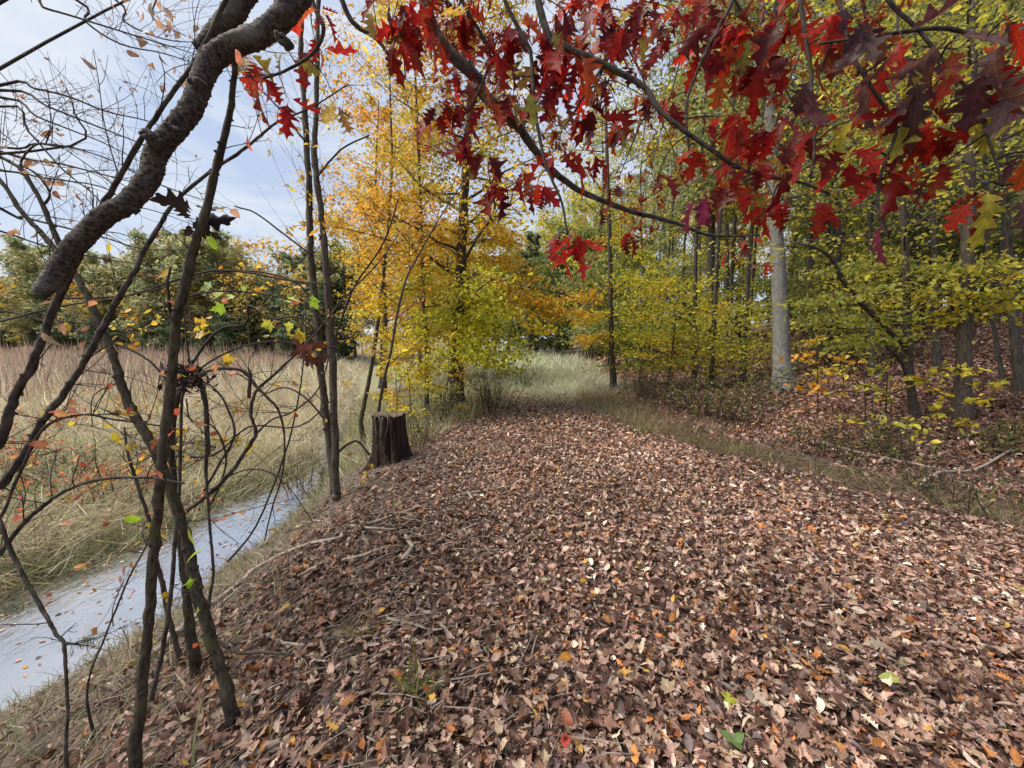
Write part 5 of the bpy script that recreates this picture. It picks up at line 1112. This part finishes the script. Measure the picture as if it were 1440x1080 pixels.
# brushy shrubs: thin stems with few small leaves
def brush(label, px, h, w, n, pal, nl, seed, ls=.05):
    c = G(*px); rg = np.random.default_rng(seed); r = thing('brush_shrub', label, 'shrub', c); T = Tube(); ends = []
    for i in range(n):
        a = rg.uniform(0, 6.28); q = rg.uniform(0, w * .5); x, y = c[0] + q * math.cos(a), c[1] + q * math.sin(a); b = V3(x, y, float(terr(x, y)) - .03)
        d = V3(math.cos(a) * .5 * q / w + rg.normal(0, .2), math.sin(a) * .5 * q / w + rg.normal(0, .2), 1); l = h * rg.uniform(.5, 1.1)
        e = np.array([b, b + d * l * .5 + rg.normal(0, .04, 3), b + d * l + rg.normal(0, .08, 3) + V3(math.cos(a), math.sin(a), 0) * l * .15]); T.add(e, [.006, .002], 4, 3, cap=False); ends.append(e)
        ends += side_twigs(T, e, 4, l * .4, rg, .002, .2, .3, 1)
    T.build('stems', B_TWIG, r, c); lv = Leaves(); twig_leaves(lv, ends, nl, ls, pal, rg, OVLOW, -.1); lv.build('leaves', LEAF, r, c); return r
OLB = [(.2, .2, .07, 3), (.28, .22, .1, 2), (.14, .16, .06, 2), (.4, .34, .1, .7)]
for i, (px, h, w, n, nl, lb) in enumerate([((690, 578), 1.1, 1.1, 50, 500, 'hazy brown brush at the left end of the path before the beech'), ((940, 575), .9, 1.5, 50, 700, 'brown brush nearest the path end on the right'), ((985, 590), .9, 1.4, 46, 900, 'green-brown brush beside the verge grass'), ((1020, 595), .8, 1.2, 40, 900, 'grey-green leafy brush below the grey beech'),
                                    ((1065, 575), .8, 1.2, 36, 500, 'sparse brush left of the beech foot'), ((905, 560), 1.0, 1.4, 44, 600, 'dry brush under the slender trunk'), ((625, 600), .9, 1.0, 36, 500, 'yellowish brush below the tall beech'), ((585, 630), .6, .8, 26, 300, 'low brush just right of the stump top'), ((1160, 640), .45, 1.0, 30, 300, 'twiggy low brush on the slope foot'), ((1245, 640), .4, 1.0, 30, 350, 'dark green low brush around the forked tree'),
                                    ((1400, 630), .35, 1.2, 30, 500, 'dark mossy brush at the foot of the right slope'), ((1310, 690), .3, 1.2, 40, 160, 'pile of dead twiggy brush on the right verge'), ((430, 700), .8, 1.1, 30, 300, 'thin brush at the bank edge beside the paired trunks'), ((745, 548), .8, 1.6, 40, 500, 'straw coloured brush at the left of the clearing entrance'), ((60, 690), .5, 2.2, 60, 500, 'dark brown bramble heap on the meadow bank at the left'), ((240, 640), .5, 2.2, 60, 500, 'brown bramble heap on the meadow behind the thicket')]):
    brush(lb, px, h, w, n, OLB if i not in (14, 15) else [(.2, .1, .06, 3), (.3, .2, .1, 2), (.14, .14, .06, 1)], nl, 700 + i)

for i, (px, h, w_, nl, pal, lb) in enumerate([((95, 610), .8, 1.5, 420, PINK, 'pink-orange leaved shrub on the meadow behind the far-left stems'), ((200, 590), .9, 1.4, 380, ORANGE, 'orange leaved shrub on the meadow behind the main sapling'), ((30, 660), .7, 1.3, 380, PINK, 'reddish shrub on the meadow at the left edge'),
                                       ((330, 585), .7, 1.4, 260, ORANGE, 'thin orange shrub on the meadow left of the paired trunks'), ((150, 700), .55, 1.2, 320, PINK, 'low pink-leaved shrub on the meadow edge above the stream')]):
    brush(lb, px, h, w_, 26, pal, nl, 760 + i, .06)
# ------------------------------------------------------------------ light and sky
SUN_EL, SUN_AZ = math.radians(56), math.radians(-92)          # azimuth from +Y, to the left
w = bpy.data.worlds.new('World'); sc.world = w; w.use_nodes = True; nt = w.node_tree; nt.nodes.clear()
N = lambda t, **k: mk(nt, t, k)
sky = N('TexSky', sky_type='NISHITA', sun_disc=False, sun_elevation=SUN_EL, sun_rotation=SUN_AZ, air_density=1.0, dust_density=2.5, ozone_density=1.0)
tc = N('TexCoord'); mp = N('Mapping'); mp.inputs['Scale'].default_value = (1, 1, 3.2); L(nt, tc.outputs['Generated'], mp.inputs['Vector'])
no = N('TexNoise', Scale=3.0, Detail=8.0, Roughness=.6, Distortion=.6); L(nt, mp.outputs[0], no.inputs['Vector'])
rp = N('ValToRGB'); rp.color_ramp.elements[0].position = .38; rp.color_ramp.elements[1].position = .64; L(nt, no.outputs['Fac'], rp.inputs['Fac'])
m1 = N('Mix', data_type='RGBA'); m1.inputs['Factor'].default_value = .75; L(nt, sky.outputs[0], m1.inputs['A']); m1.inputs['B'].default_value = (2.9, 3.45, 4.5, 1)
mx = N('Mix', data_type='RGBA'); L(nt, rp.outputs['Color'], mx.inputs['Factor']); L(nt, m1.outputs['Result'], mx.inputs['A']); mx.inputs['B'].default_value = (4.3, 4.6, 5.1, 1)
bgn = N('Background', Strength=.1); L(nt, mx.outputs['Result'], bgn.inputs['Color'])
out = N('OutputWorld'); L(nt, bgn.outputs[0], out.inputs['Surface'])
sd_ = bpy.data.lights.new('sun', 'SUN'); so = bpy.data.objects.new('sun', sd_); COL.objects.link(so)
sd_.energy = 3.3; sd_.angle = math.radians(30); sd_.color = (1, .95, .86)
dirv = V3(math.sin(SUN_AZ) * math.cos(SUN_EL), math.cos(SUN_AZ) * math.cos(SUN_EL), math.sin(SUN_EL))
from mathutils import Vector
so.rotation_euler = Vector(dirv).to_track_quat('Z', 'Y').to_euler(); so.location = (-20, 5, 20)
vs = sc.view_settings; vs.view_transform = 'Standard'; vs.look = 'None'; vs.exposure = .9; vs.gamma = 1
sc.render.film_transparent = False
cy_ = sc.cycles; cy_.max_bounces = 6; cy_.diffuse_bounces = 3; cy_.glossy_bounces = 2; cy_.transmission_bounces = 4; cy_.transparent_max_bounces = 4
cy_.caustics_reflective = False; cy_.caustics_refractive = False; cy_.sample_clamp_indirect = 4
